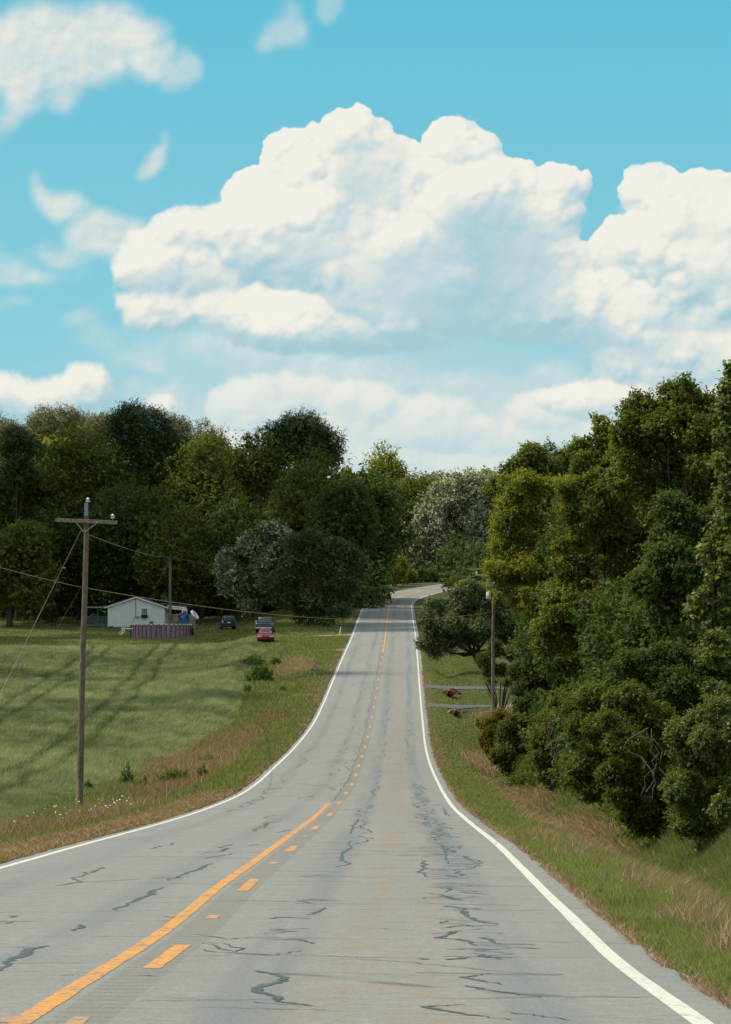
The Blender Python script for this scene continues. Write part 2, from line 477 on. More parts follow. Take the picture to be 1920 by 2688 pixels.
def series(A):
    x, z = A[:, 0], A[:, 2]
    sl = (z[4] - z[0]) / (_d[4] - _d[0]); sx = (x[4] - x[0]) / (_d[4] - _d[0])
    pre_z = [z[0] + sl * (q - _d[0]) for q in (-60, -20, 0)]
    pre_x = [x[0] + sx * (q - _d[0]) * .6 for q in (-60, -20, 0)]
    post_x = [x[-1] + 12, x[-1] + 42, x[-1] + 100, x[-1] + 240]
    post_z = [z[-1] + 1.0, z[-1] + 1.6, z[-1] + 2.0, z[-1] + 2.0]
    return np.concatenate([pre_x, x, post_x]), np.concatenate([pre_z, z, post_z])
DS = np.concatenate([np.arange(-60, 120, 0.5), np.arange(120, 760, 1.0)])
def spline(x, y, q):
    """monotone-ish cubic Hermite"""
    m = np.gradient(y, x)
    i = np.clip(np.searchsorted(x, q) - 1, 0, len(x) - 2)
    h = x[i + 1] - x[i]; t = (q - x[i]) / h
    return (2*t**3 - 3*t**2 + 1)*y[i] + (t**3 - 2*t**2 + t)*h*m[i] + (-2*t**3 + 3*t**2)*y[i+1] + (t**3 - t**2)*h*m[i+1]
def smooth1(y, k=9):
    w = np.hanning(k + 2)[1:-1]; w /= w.sum()
    return np.convolve(np.pad(y, k // 2, mode='reflect', reflect_type='odd'), w, 'valid')
xl, zl = series(_L); xr, zr = series(_R); xc, zc = series(_C)
XL, XR, XC = (smooth1(spline(dd, q, DS), 13) for q in (xl, xr, xc))
ZR = smooth1(spline(dd, (zl + zr + zc) / 3, DS), 21)
rX = lambda tab, d: np.interp(d, DS, tab)
road_z = lambda d: np.interp(d, DS, ZR)

def fnoise(x, y, scale, octs=4, seed=1, rough=.5):
    x = np.asarray(x, float); y = np.asarray(y, float)
    return fbm(x + 4096 * scale / scale, y + 4096, scale, octs, seed, rough)

def ground_z(x, d):
    """terrain height, road included"""
    x = np.asarray(x, float); d = np.asarray(d, float)
    l, r = rX(XL, d) - 0.35, rX(XR, d) + 0.35
    z = road_z(d)
    sl, sr = np.maximum(l - x, 0), np.maximum(x - r, 0)
    farw = smooth(d, 200, 300)
    # left: verge falls away from the road; far yard drops to the house
    nearL = -0.75 * smooth(sl, 0.3, 4.5) - 0.15 * smooth(sl, 5, 30)
    farL = -0.10 * smooth(sl, 0.3, 4) - 1.05 * smooth(sl, 8.5, 15) - 0.3 * smooth(sl, 15, 30)
    zl_ = nearL * (1 - farw) + farL * farw
    # right: grassed ditch, bank on its far side
    dw = smooth(d, 20, 60) * (1 - smooth(d, 180, 215))
    dip = -0.28 * smooth(sr, 0.4, 2.0) - 0.50 * dw * smooth(sr, 1.2, 2.6)
    rise = (0.95 * dw) * smooth(sr, 2.9, 4.6)
    yard = smooth(d, 185, 215) * (1 - smooth(d, 300, 340))
    ditch2 = -0.42 * yard * np.exp(-((sr - 2.4) / 0.9) ** 2)
    for dr in (213.0, 237.0):
        g_ = 1 - np.exp(-((d - dr) / 2.6) ** 4); ditch2 = ditch2 * g_; dip = dip * (.15 + .85 * g_)
    zr_ = dip + rise + ditch2
    z = z + np.where(sl > 0, zl_, 0) + np.where(sr > 0, zr_, 0)
    off = np.maximum(sl, sr)
    z = z - 0.03 * (off > 0) * np.minimum(off / .1, 1)
    z = z + (fnoise(x, d, 6, 3, 21) * .10 + fnoise(x, d, 1.3, 3, 23) * .03) * smooth(off, .5, 3)
    z = z + smooth(d, 560, 800) * 16 * smooth(off, 5, 40) + smooth(d, 800, 1600) * 10
    return z
# ------------------------------------------------------------------ ground
def ground_material():
    m, T = mat_new("ground_turf")
    geo = T.n('ShaderNodeNewGeometry').outputs['Position']
    dirt = T.n('ShaderNodeAttribute', attribute_name='dirt').outputs['Fac']
    dry = T.n('ShaderNodeAttribute', attribute_name='dry').outputs['Fac']
    crop = T.n('ShaderNodeAttribute', attribute_name='crop').outputs['Fac']
    n1 = T.noise(geo, 0.35, 6, 0.65).outputs['Fac']
    n2 = T.noise(geo, 2.6, 6, 0.7).outputs['Fac']
    n3 = T.noise(geo, 16.0, 5, 0.7).outputs['Fac']
    green = T.mix(T.mapr(n2, .35, .65), (0.045, 0.056, 0.022), (0.095, 0.102, 0.046))
    green = T.mix(T.mapr(n1, .45, .7), green, (0.10, 0.092, 0.042))
    straw = T.mix(T.mapr(n3, .35, .65), (0.10, 0.064, 0.040), (0.24, 0.165, 0.105))
    clay = T.mix(T.mapr(n2, .35, .65), (0.17, 0.075, 0.040), (0.28, 0.15, 0.09))
    f1 = T.mapr(T.m('ADD', dry, T.m('MULTIPLY', T.m('SUBTRACT', n2, 0.5), 1.6)), 0.35, 0.65)
    f2 = T.mapr(T.m('ADD', dirt, T.m('MULTIPLY', T.m('SUBTRACT', n2, 0.5), 1.3)), 0.4, 0.62)
    c = T.mix(f1, green, straw)
    cc = T.mix(T.mapr(n1, .35, .65), (0.034, 0.044, 0.026), (0.052, 0.060, 0.036))
    c = T.mix(crop, c, cc)
    c = T.mix(f2, c, clay)
    h = T.m('ADD', T.m('MULTIPLY', n3, .6), n2)
    out(T, principled(T, c, 0.95, 0, 0.1, bump(T, h, 0.9, 0.08)))
    return m

offs = np.unique(np.round(np.concatenate([np.arange(-6.4, 6.41, .2), -6.4 - np.cumsum(np.linspace(.25, .9, 60)), 6.4 + np.cumsum(np.linspace(.22, .9, 60)),
     [-55, -75, -110, -160, -240, -400, -700, -1200, 55, 75, 110, 160, 240, 400, 700, 1200]]), 3))
drow = np.concatenate([np.arange(-60, 10, 2.), np.arange(10, 120, .5), np.arange(120, 560, 1.0), np.arange(560, 760, 4.), np.arange(760, 4000, 60.)])
OO, DD = np.meshgrid(offs, drow)
cx_ = (rX(XL, DD) + rX(XR, DD)) / 2
GX = cx_ + OO
GZ = ground_z(GX, DD)
inside = (GX > rX(XL, DD) - .33) & (GX < rX(XR, DD) + .33)
GZ = np.where(inside, GZ - .12, GZ)
sl_ = rX(XL, DD) - .35 - GX; sr_ = GX - rX(XR, DD) - .35
def bl(px, py, d, rx, rd, a=1.0):
    """soft patch on the ground seen at picture point px, py"""
    x = at(px, py, d)[0]
    return a * np.exp(-(((GX - x) / rx) ** 2 + ((DD - d) / rd) ** 2))
CROP_X = lambda d: np.interp(d, [60, 87, 107, 122, 152, 185, 200, 235, 330], [-10.6, -10.4, -11.3, -11.2, -10.4, -9.6, -8.9, -9.4, -9.8])
cropm = smooth(CROP_X(DD) + fnoise(GX, DD, 5, 3, 61) * .8 - GX, 0, .5) * smooth(DD, 60, 70) * (1 - smooth(DD, 322, 336))
gr = smooth(sl_, -.5, -.2) * (1 - smooth(sl_, .5, 1.6)) * (1 - .55 * smooth(DD, 90, 130))
grR = smooth(sr_, -.3, 0) * (1 - smooth(sr_, .02, .35))
dirt = .42 * gr + .5 * grR
dirt = dirt + bl(610, 1915, 185, 1.3, 16, .55) + bl(780, 1880, 197, .7, 9, .7) + bl(690, 1640, 0, 1, 1, 0)
dirt = dirt + bl(690, 1697, 309, 4.0, 5, .9) + bl(575, 1665, 362, 3, 3, .9) + bl(640, 1668, 352, 4, 3, .5) + bl(735, 1672, 335, 1.5, 5, .8)
dirt = dirt + bl(1570, 2010, 90, 0.5, 5, .3) + bl(640, 1745, 262, 2.5, 5, .55)
dry = .55 * gr + bl(1460, 2110, 82, 1.5, 13, 1.1) * smooth(sr_, 2.4, 3.2) + bl(1330, 2045, 118, 1.6, 14, .9) * smooth(sr_, 2.2, 3.2)
dry = dry + .8 * smooth(sl_, .2, 1.0) * (1 - smooth(sl_, 2.2, 3.4)) * (1 - smooth(DD, 60, 95)) + bl(450, 2010, 135, 2.2, 18, .75) + bl(520, 1950, 160, 2, 14, .8)
dry = dry + bl(870, 1740, 272, 1.2, 10, .45) + bl(820, 1830, 225, 1.2, 12, .35) + .42 * smooth(sl_, .3, 1.5) * (1 - smooth(sl_, 4, 6)) * (1 - smooth(DD, 240, 300)) + .25 * grR
dry = np.clip(dry + .18 * (sr_ > 0) * (DD < 60), 0, 1.2)
dirt = dirt + .28 * smooth(sl_, 5, 6) * (GX > CROP_X(DD)) * (DD > 110) * (DD < 260)
MAT_GROUND = ground_material()
GP = np.stack([GX, DD, GZ], -1)
tag(grid_mesh("ground", GP, MAT_GROUND, attrs={'dirt': dirt, 'dry': dry, 'crop': cropm}), kind='structure')

# ------------------------------------------------------------------ road
def road_material():
    m, T = mat_new("weathered_asphalt")
    uv = T.n('ShaderNodeUVMap', uv_map='uv').outputs[0]
    u, v, _ = T.sep(uv)                     # u: metres right of the centre line, v: metres along
    pos = T.comb(u, v, 0.0)
    fine = T.noise(pos, 34.0, 4, 0.75).outputs['Fac']
    mid = T.noise(pos, 7.0, 7, 0.75).outputs['Fac']
    big = T.noise(T.comb(T.m('MULTIPLY', u, 1.0), T.m('MULTIPLY', v, 0.12), 0.0), 0.55, 5, 0.6).outputs['Fac']
    streak = T.noise(T.comb(T.m('MULTIPLY', u, 3.2), T.m('MULTIPLY', v, 0.05), 3.0), 1.0, 4, 0.6).outputs['Fac']
    cross = T.noise(T.comb(T.m('MULTIPLY', u, 0.35), T.m('MULTIPLY', v, 1.1), 7.0), 1.2, 5, 0.65).outputs['Fac']
    base = T.mix(T.mapr(mid, .3, .7), (0.168, 0.172, 0.165), (0.318, 0.320, 0.305))
    base = T.mix(T.m('MULTIPLY', T.mapr(big, .35, .68), 0.55), base, (0.19, 0.205, 0.205))
    base = T.mix(T.m('MULTIPLY', T.mapr(cross, .48, .68), 0.55), base, (0.19, 0.205, 0.205))
    # polished wheel paths and the oily strip between them
    def band(c, w, a):
        return T.m('MULTIPLY', T.mapr(T.m('ABSOLUTE', T.m('SUBTRACT', u, c)), w, w * .2, smooth=True), a)
    tan = T.m('MULTIPLY', band(1.75, .95, .95), T.mapr(streak, .35, .6))
    base = T.mix(T.m('MULTIPLY', tan, T.mapr(T.noise(pos, 1.4, 4, .6).outputs['Fac'], .4, .62)), base, (0.245, 0.200, 0.150))
    wp = T.m('ADD', T.m('ADD', band(0.95, .4, .5), band(2.65, .4, .55)), T.m('ADD', band(-0.95, .4, .4), band(-2.6, .4, .4)))
    base = T.mix(T.m('MULTIPLY', wp, T.mapr(streak, .30, .58, 0, 1.35)), base, (0.150, 0.175, 0.190))
    # transverse hairline cracks
    vw = T.m('ADD', v, T.m('ADD', T.m('MULTIPLY', T.m('SUBTRACT', T.noise(pos, 0.5, 5, .6).outputs['Fac'], .5), 1.4), T.m('MULTIPLY', u, 0.04)))
    cr = T.voro(T.comb(T.m('MULTIPLY', u, 0.09), T.m('MULTIPLY', vw, 0.42), 0.0), 1.0, feature='DISTANCE_TO_EDGE', dim='2D')
    crm = T.m('MULTIPLY', T.mapr(cr, 0.016, 0.004), T.mapr(T.noise(pos, 1.1, 3).outputs['Fac'], .42, .55))
    base = T.mix(T.m('MULTIPLY', crm, .75), base, (0.085, 0.088, 0.085))
    # rumble strip milled beside the near centre line
    rs = T.m('MULTIPLY', T.m('MULTIPLY', T.m('GREATER_THAN', u, -0.05), T.m('LESS_THAN', u, 0.29)), T.mapr(v, 86, 88, 1, 0))
    rib = T.mapr(T.m('SINE', T.m('MULTIPLY', v, 2 * math.pi / 0.34)), -.3, .6)
    rs2 = T.m('MULTIPLY', T.m('MULTIPLY', T.m('GREATER_THAN', u, -0.12), T.m('LESS_THAN', u, 0.30)), T.mapr(v, 88, 90, 0, 1))
    base = T.mix(T.m('MULTIPLY', rs, T.mapr(T.m('MULTIPLY', rib, T.mapr(mid, .35, .6)), 0, 1, .18, .62)), base, (0.145, 0.125, 0.108))
    base = T.mix(T.m('MULTIPLY', rs2, T.mapr(T.noise(pos, 3.0, 4, .7).outputs['Fac'], .4, .6, .1, .55)), base, (0.15, 0.13, 0.115))
    sp = T.mapr(fine, .32, .68, .72, 1.26)
    c = T.v('SCALE', base); T.put(c.node.inputs['Scale'], sp)
    hgt = T.m('SUBTRACT', T.m('ADD', fine, T.m('MULTIPLY', mid, .5)), T.m('MULTIPLY', T.m('MULTIPLY', rs, rib), 1.5))
    out(T, principled(T, c, T.mapr(mid, .3, .7, .72, .9), 0, 0.35, bump(T, hgt, 0.35, 0.006)))
    return m
# lateral fractions: left line, centre, right line with exact offsets beyond
def lateral(t, d):
    """t metres right of the centre line, scaled so that +-3.5 meet the painted edge lines"""
    c, l, r = rX(XC, d), rX(XL, d), rX(XR, d)
    t = np.asarray(t, float)
    return np.where(t < 0, c + t / 3.5 * (c - l), c + t / 3.5 * (r - c))
ts = np.array([-3.72, -3.5, -2.6, -1.7, -.85, 0, .85, 1.7, 2.6, 3.5, 3.86])
dr_ = np.concatenate([np.arange(-60, 120, 1.), np.arange(120, 760, 2.)])
TT, D2 = np.meshgrid(ts, dr_)
edge_j = fnoise(TT * 0 + 3.3, D2, 1.5, 4, 71) * .10
LX = lateral(TT + np.where(np.abs(TT) > 3.6, edge_j, 0), D2)
crown = 0.03 * (1 - (TT / 3.9) ** 2)
RZ = road_z(D2) + crown
tag(grid_mesh("road", np.stack([LX, D2, RZ], -1), road_material(), uv=np.stack([TT, D2], -1)), kind='structure')
def rp(t, d, up=0.0022):
    t = np.asarray(t, float); d = np.asarray(d, float)
    return np.stack([lateral(t, d), d + 0 * t, road_z(d) + 0.03 * (1 - (t / 3.9) ** 2) + up], -1)

def paint(name, col, worn=0.35, under=(0.16, 0.15, 0.14)):
    m, T = mat_new(name)
    uv = T.n('ShaderNodeUVMap', uv_map='uv').outputs[0]
    n = T.noise(uv, 14.0, 6, 0.72).outputs['Fac']
    n2 = T.noise(uv, 1.3, 3, 0.6).outputs['Fac']
    f = T.mapr(T.m('ADD', n, T.m('MULTIPLY', T.m('SUBTRACT', n2, .5), .5)), .44 + .20 * (1 - worn), .58 + .22 * (1 - worn))
    c = T.mix(T.mapr(n2, .3, .7), tuple(q * .86 for q in col), col)
    out(T, principled(T, T.mix(T.m('MULTIPLY', f, .8), c, under), 0.7, 0, 0.3))
    return m
WHITE, YELLOW = paint("white_road_paint", (0.66, 0.67, 0.62), .55, (.27, .27, .25)), paint("yellow_road_paint", (0.70, 0.33, 0.08), .85)
FADED = paint("faded_yellow_paint", (0.55, 0.33, 0.17), .9)

def strip(name, t0, t1, d0, d1, mat, up=0.0022, step=1.0, jit=0.0):
    d = np.arange(d0, d1 + step * .5, step); d[-1] = d1
    a = t0 + fnoise(d, d * 0 + t0 * 9, .9, 4, 5) * jit; b = t1 + fnoise(d, d * 0 + t1 * 9, .9, 4, 6) * jit
    P = np.stack([rp(a, d, up), rp(b, d, up)], 1)
    uv = np.stack([np.stack([a, d], -1), np.stack([b, d], -1)], 1)
    return tag(grid_mesh(name, P, mat, uv=uv), kind='structure')
strip("road_line_white", -3.565, -3.45, 8, 444, WHITE, jit=.012)
strip("road_line_white", -3.565, -3.45, 462, 640, WHITE, jit=.012)
strip("road_line_white", 3.445, 3.565, 8, 640, WHITE, jit=.012)
strip("road_line_yellow", -.245, -.115, 8, 87.5, YELLOW, up=.0026, step=.25, jit=.016)
strip("road_line_yellow", .05, .21, 292, 640, YELLOW, up=.0026, jit=.02)
strip("road_line_yellow", -.20, -.09, 447, 640, YELLOW, up=.0026, jit=.02)
dash_y = [(2556, 2473), (2346, 2309), (2242, 2222), (2182, 2169)]
_yrow = np.array([r[0] for r in ROWS][::-1], float); _drow = np.array([r[1] for r in ROWS][::-1], float)
row_d = lambda y: 1 / np.interp(y, _yrow, 1 / _drow)
first = float(row_d(2556))
D0s = [float(row_d(a)) for a, b in dash_y]
k = 0
dl = list(D0s)
while dl[-1] < 440: dl.append(dl[-1] + 12.2)
for i, d0 in enumerate(dl):
    t = (.075, .205) if d0 < 292 else (-.23, -.07)
    strip("road_dash_yellow", t[0], t[1], d0, d0 + 3.05, YELLOW, up=.0026, step=.25, jit=.012)
    if i < 4:
        strip("road_dash_faded", .06, .17, d0 - 5.2, d0 - 4.6, FADED, up=.0022, step=.2, jit=.03)
        strip("road_dash_faded", -.32, -.25, d0 - 5.0, d0 - 4.6, FADED, up=.0022, step=.2, jit=.02)

# tar-sealed cracks
def tar_material():
    m, T = mat_new("crack_sealant_tar")
    o = T.n('ShaderNodeTexCoord').outputs['Object']
    n = T.noise(o, 6, 4, .6).outputs['Fac']
    out(T, principled(T, T.mix(T.mapr(n, .3, .7), (0.035, 0.055, 0.064), (0.075, 0.100, 0.108)), .5, 0, .4))
    return m
tv, tf = [], []
def tar(td, w):
    w = np.asarray(w) * .58
    """td: list of (t, d) along the crack, w: half widths in metres"""
    td = np.array(td, float); n = len(td)
    P = rp(td[:, 0], td[:, 1], .0034)
    if np.ndim(w) == 0: w = np.full(n, float(w))
    T_ = np.gradient(P[:, :2], axis=0); T_ /= np.maximum(np.linalg.norm(T_, axis=1), 1e-6)[:, None]
    N = np.stack([-T_[:, 1], T_[:, 0]], -1)
    a, b = P.copy(), P.copy()
    a[:, :2] += N * w[:, None]; b[:, :2] -= N * w[:, None]
    s = len(tv)
    for i in range(n): tv.append(a[i]); tv.append(b[i])
    for i in range(n - 1): tf.append((s + 2 * i, s + 2 * i + 1, s + 2 * i + 3, s + 2 * i + 2))
def px_td(px, py):
    d = float(row_d(py)); x = at(px, py, d)[0]
    c, l, r = rX(XC, d), rX(XL, d), rX(XR, d)
    return ((x - c) / (c - l) * 3.5 if x < c else (x - c) / (r - c) * 3.5, d)
def dens(pts, jit, n=6):
    o_ = []
    for (a, b), (c, e) in zip(pts[:-1], pts[1:]):
        for q in range(n):
            f_ = q / n; o_.append((a + (c - a) * f_ + random.gauss(0, jit), b + (e - b) * f_ + random.gauss(0, jit)))
    o_.append(pts[-1])
    return o_
def tar_px(pts, w, conv, jit=.02):
    td = dens([px_td(*conv(p)) for p in pts], jit)
    n = len(td); ww = np.array([w * (.45 + .9 * random.random()) * (0.3 + .7 * math.sin(math.pi * min(.93, max(.07, i / (n - 1))))) for i in range(n)])
    tar(td, ww)
r8 = lambda p: (p[0] / 1.624, 2150 + p[1] / 1.624)
r7 = lambda p: (900 + p[0] / 1.592, 1900 + p[1] / 1.592)
for pts, w in [([(0,668),(35,630),(110,592),(125,572),(210,557)],.075),([(300,492),(350,480),(345,468)],.06),([(485,402),(560,366),(640,332),(652,316),(700,304)],.055),
               ([(725,273),(790,243),(850,226),(870,209),(905,200)],.06),([(870,178),(940,166),(1010,155)],.03),([(862,155),(950,145),(975,133),(930,130),(1000,113)],.05),([(1060,122),(1105,116)],.05),
               ([(1100,668),(1180,684),(1222,700),(1165,722),(1082,744),(1180,780),(1195,800),(1330,815)],.06),([(1310,422),(1348,412),(1382,390)],.05),([(1150,440),(1220,434),(1320,440)],.04),
               ([(822,505),(980,528),(1060,520),(1390,524)],.02),([(870,543),(930,565),(1000,582),(1040,570),(960,548),(880,543)],.025),([(832,570),(920,585),(1180,597),(1285,578)],.025),([(1140,530),(1290,530),(1340,547)],.045),
               ([(1280,590),(1450,602),(1620,616)],.012),([(345,235),(390,238),(440,215),(410,214)],.04),([(1180,65),(1235,54)],.05),([(1120,45),(1140,22),(1200,15)],.05),([(0,465),(70,450)],.04),([(40,432),(72,424)],.05),
               ([(1490,70),(1510,35),(1530,5)],.05),([(1440,215),(1490,200),(1455,185),(1465,150),(1500,130),(1490,100)],.05),([(1190,245),(1380,250),(1620,262)],.012),([(720,785),(1060,800),(1400,822)],.012),
               ([(245,688),(350,686)],.02),([(575,688),(665,692)],.02),([(700,432),(738,431)],.04),([(30,213),(320,212)],.012),([(0,562),(110,562),(215,560)],.02)]:
    tar_px(pts, w, r8)
for pts, w in [([(320,738),(420,730),(500,745),(420,722),(340,715)],.05),([(430,770),(498,780),(520,812),(565,835),(640,847)],.06),([(400,845),(440,834)],.05),([(420,866),(500,856),(585,860)],.045),
               ([(375,890),(480,880),(402,905),(500,912),(560,936)],.05),([(562,902),(600,907),(662,928)],.045),([(422,954),(540,950),(645,954)],.035),([(555,970),(600,985),(672,995)],.05),([(330,996),(362,1000)],.06),
               ([(440,1000),(530,985)],.05),([(0,998),(300,1015),(600,1045),(930,1066)],.016),([(592,1058),(500,1073),(662,1103)],.04),([(500,1107),(570,1124),(830,1155)],.035),([(525,1188),(328,1198),(480,1225),(700,1250)],.035),
               ([(660,1215),(800,1230),(950,1250)],.016),([(0,652),(200,660),(300,668)],.012),([(260,628),(450,630),(605,632)],.012),([(390,672),(500,678),(655,681)],.014),([(300,818),(450,822),(560,826)],.014),
               ([(420,352),(435,372),(430,378),(455,390)],.05),([(0,865),(200,872),(420,880)],.012),([(330,575),(345,600),(330,625),(360,650)],.06),([(350,632),(300,628)],.03),([(400,690),(460,700),(430,712)],.03),
               ([(360,500),(420,510),(425,540),(440,590)],.05),([(430,640),(480,650)],.03),([(415,700),(470,690)],.03)]:
    tar_px(pts, w, r7)
def wander(t0, d0, d1, amp, w, gap=.35, seg=(1.5, 5)):
    d = d0; t = t0
    while d < d1:
        L = random.uniform(*seg)
        if random.random() > gap:
            n = max(5, int(L / .28)); tt = t
            pts = []
            for q in range(n):
                tt += random.gauss(0, amp); tt += (t0 - tt) * .15
                pts.append((tt, d + L * q / (n - 1)))
            tar(pts, np.array([w * random.uniform(.35, 1.2) for _ in pts])); t = tt
        d += L * random.uniform(.9, 1.3)
wander(2.62, 38, 110, .11, .035, .12, (1, 4)); wander(2.7, 42, 100, .1, .03, .3, (1, 3))
wander(1.0, 40, 90, .08, .03, .3); wander(2.6, 95, 300, .08, .03, .5); wander(1.1, 90, 330, .07, .035, .5)
wander(-1.0, 60, 330, .08, .035, .5); wander(-2.6, 70, 300, .10, .035, .55); wander(-.9, 300, 440, .05, .04, .5); wander(1.0, 320, 440, .05, .05, .4)
wander(-.12, 89, 292, .02, .030, .04, (4, 12)); wander(-.30, 95, 240, .09, .03, .45); wander(-2.0, 35, 60, .1, .03, .6); wander(-.18, 292, 440, .02, .035, .15, (3, 9))
def zig(t0, d0, n, amp, w):
    pts, s_ = [], random.choice((-1, 1)); d = d0
    for q in range(n):
        pts.append((t0 + s_ * amp * random.uniform(.5, 1.2), d)); s_ = -s_; d += random.uniform(.10, .34) * (1 + d0 / 60)
    tar(dens(pts, .012, 5), np.array([w * random.uniform(.5, 1.7) for _ in range((n - 1) * 5 + 1)]))
d = 23.0
while d < 75:
    zig(2.55 + random.gauss(0, .12), d, random.choice((3, 4, 5, 6)), random.uniform(.16, .42), random.uniform(.012, .026)); d += random.uniform(.8, 2.6)
for q in (26, 31, 37, 44, 52): zig(.85 + random.gauss(0, .1), q, random.choice((3, 4)), random.uniform(.12, .3), .018)
for d in np.arange(20, 330, 1.0):
    if random.random() < (.55 if d < 120 else .3):
        t0 = random.choice([-3.2, -2.4, -1, .4, .8, 2.0, 2.2]); L = random.uniform(.3, 1.3)
        tar(dens([(t0, d), (t0 + L * .5, d + random.gauss(0, .06)), (t0 + L, d + random.gauss(0, .10))], .015, 4), random.uniform(.006, .02) * (1 + d / 130))
tag(link_mesh("road_crack_sealant", tv, tf, tar_material()), kind='structure')

# side tracks and drives laid on the ground
def lane(name, x0, x1, dc, half, mat, curve=0.0, flare=0.0, up=.03):
    xs = np.linspace(x0, x1, 60); s = np.abs(xs - x0)
    dcs = dc + curve * s / 20 + fnoise(xs, xs * 0 + dc, 4, 3, 9) * .25
    hw = half + flare * np.exp(-s / 1.1)
    k_ = np.linspace(-1, 1, 7)
    X_ = np.repeat(xs[:, None], 7, 1); D_ = dcs[:, None] + k_[None] * hw[:, None]
    Z_ = ground_z(X_, D_) + up
    fl = np.exp(-s / .6)[:, None]
    Z_ = Z_ * (1 - fl) + (road_z(D_) + .002) * fl
    P = np.stack([X_, D_, Z_], -1)
    o_ = grid_mesh(name, P, mat, uv=np.stack([X_, D_], -1))
    if abs(P[1, 0, 0] - P[0, 0, 0]) and (x1 < x0): o_.data.flip_normals()
    return tag(o_, kind='structure')
DRIVE = plain("drive_asphalt", (0.085, 0.105, 0.125), .85, scale=1.5, var=.25, spec=.3)
DIRT = plain("pale_dirt", (0.30, 0.21, 0.14), .95, scale=2, var=.3, spec=.1)
SIDE = plain("side_road_asphalt", (0.33, 0.33, 0.31), .85, scale=1.5, var=.15, spec=.3)
lane("driveway", float(rX(XR, 213)) + .2, 34, 213, 1.65, DRIVE, flare=.9)
lane("driveway", float(rX(XR, 237)) + .2, 34, 237, 1.75, DRIVE, flare=.7)
lane("dirt_track", float(rX(XL, 298)) - .2, -8, 298, .95, DIRT, curve=1.0, flare=2.2)
lane("dirt_track", float(rX(XL, 336)) - .2, -11, 337, .9, DIRT, flare=2.0)
lane("side_road", float(rX(XL, 454)) + .1, -60, 454, 4.2, SIDE, curve=2.0, flare=3.5, up=.05)
# ------------------------------------------------------------------ vegetation
def foliage(name, dark, light, trans=0.30, rough=0.55, spec=0.25, odd=None, gain=1.5):
    dark = (dark[0] * gain * .98, dark[1] * gain, dark[2] * gain * .85); light = (light[0] * gain, light[1] * gain, light[2] * gain * .85)
    spec *= .5; trans = min(.5, trans * 1.25)
    m, T = mat_new(name)
    tone = T.n('ShaderNodeAttribute', attribute_name='tone').outputs['Fac']
    c = T.mix(tone, dark, light)
    if odd: c = T.mix(T.m('GREATER_THAN', tone, odd[0]), c, odd[1])
    a = principled(T, c, rough, 0, spec)
    tr = T.n('ShaderNodeBsdfTranslucent'); T.put(tr.inputs[0], T.v('MULTIPLY', c, (1.6, 1.6, .7)))
    mx = T.n('ShaderNodeMixShader'); mx.inputs[0].default_value = trans
    T.t.links.new(a, mx.inputs[1]); T.t.links.new(tr.outputs[0], mx.inputs[2])
    out(T, mx.outputs[0])
    return m
F_OAK = foliage("oak_leaves", (0.042, 0.060, 0.016), (0.122, 0.150, 0.036))
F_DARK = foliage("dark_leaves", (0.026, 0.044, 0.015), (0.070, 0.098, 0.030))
F_LIME = foliage("lime_leaves", (0.075, 0.092, 0.016), (0.235, 0.240, 0.050), .35)
F_FAR = foliage("hazy_leaves", (0.060, 0.075, 0.028), (0.150, 0.160, 0.060))
F_PINE = foliage("pine_needles", (0.022, 0.038, 0.020), (0.055, 0.078, 0.036), .12)
F_OLIVE = foliage("olive_needles", (0.075, 0.080, 0.038), (0.160, 0.150, 0.080), .15)
F_SILVER = foliage("silver_leaves", (0.050, 0.070, 0.048), (0.38, 0.40, 0.37), .2, .5, .3)
F_MYRTLE = foliage("glossy_leaves", (0.028, 0.046, 0.022), (0.110, 0.140, 0.072), .2, .42, .5)
F_GUM = foliage("gum_leaves", (0.040, 0.056, 0.013), (0.150, 0.168, 0.034), .32, .45, .4)
F_MID = foliage("midgreen_leaves", (0.046, 0.060, 0.013), (0.170, 0.180, 0.036), .34)
F_BUSH = foliage("thicket_leaves", (0.030, 0.046, 0.012), (0.105, 0.122, 0.026), .3, .5, .3, odd=(.985, (0.22, 0.12, 0.025)))
F_YEL = foliage("yellowing_leaves", (0.050, 0.055, 0.010), (0.190, 0.150, 0.022), .3)
F_VINE = foliage("vine_leaves", (0.040, 0.062, 0.018), (0.135, 0.165, 0.050), .3, .4, .45)
BARK = plain("bark", (0.075, 0.058, 0.044), .95, scale=9, var=.4, spec=.1)
BARK_DARK = plain("dark_bark", (0.035, 0.026, 0.021), .95, scale=9, var=.4, spec=.1)
BARK_PALE = plain("pale_twigs", (0.20, 0.17, 0.14), .95, scale=9, var=.3, spec=.1)

def unit(n, rg=RNG):
    v = rg.normal(size=(n, 3)); return v / np.linalg.norm(v, axis=1, keepdims=True)
def leaf_quads(P, Nn, size, aspect=.5, droop=0.0, along=None):
    n = len(P)
    Nn = Nn / np.maximum(np.linalg.norm(Nn, axis=1, keepdims=True), 1e-6)
    a = unit(n) if along is None else along + unit(n) * .45
    a = a - (a * Nn).sum(1, keepdims=True) * Nn
    a /= np.maximum(np.linalg.norm(a, axis=1, keepdims=True), 1e-6)
    if droop: a[:, 2] -= droop; a /= np.linalg.norm(a, axis=1, keepdims=True)
    b = np.cross(Nn, a)
    s = size * RNG.uniform(.6, 1.3, (n, 1))
    fold = Nn * s * .14
    V = np.empty((n, 4, 3), np.float32)
    V[:, 0] = P - a * s * .5
    V[:, 1] = P + b * s * aspect * .5 + fold
    V[:, 2] = P + a * s * .5
    V[:, 3] = P - b * s * aspect * .5 + fold
    return V.reshape(-1, 3)

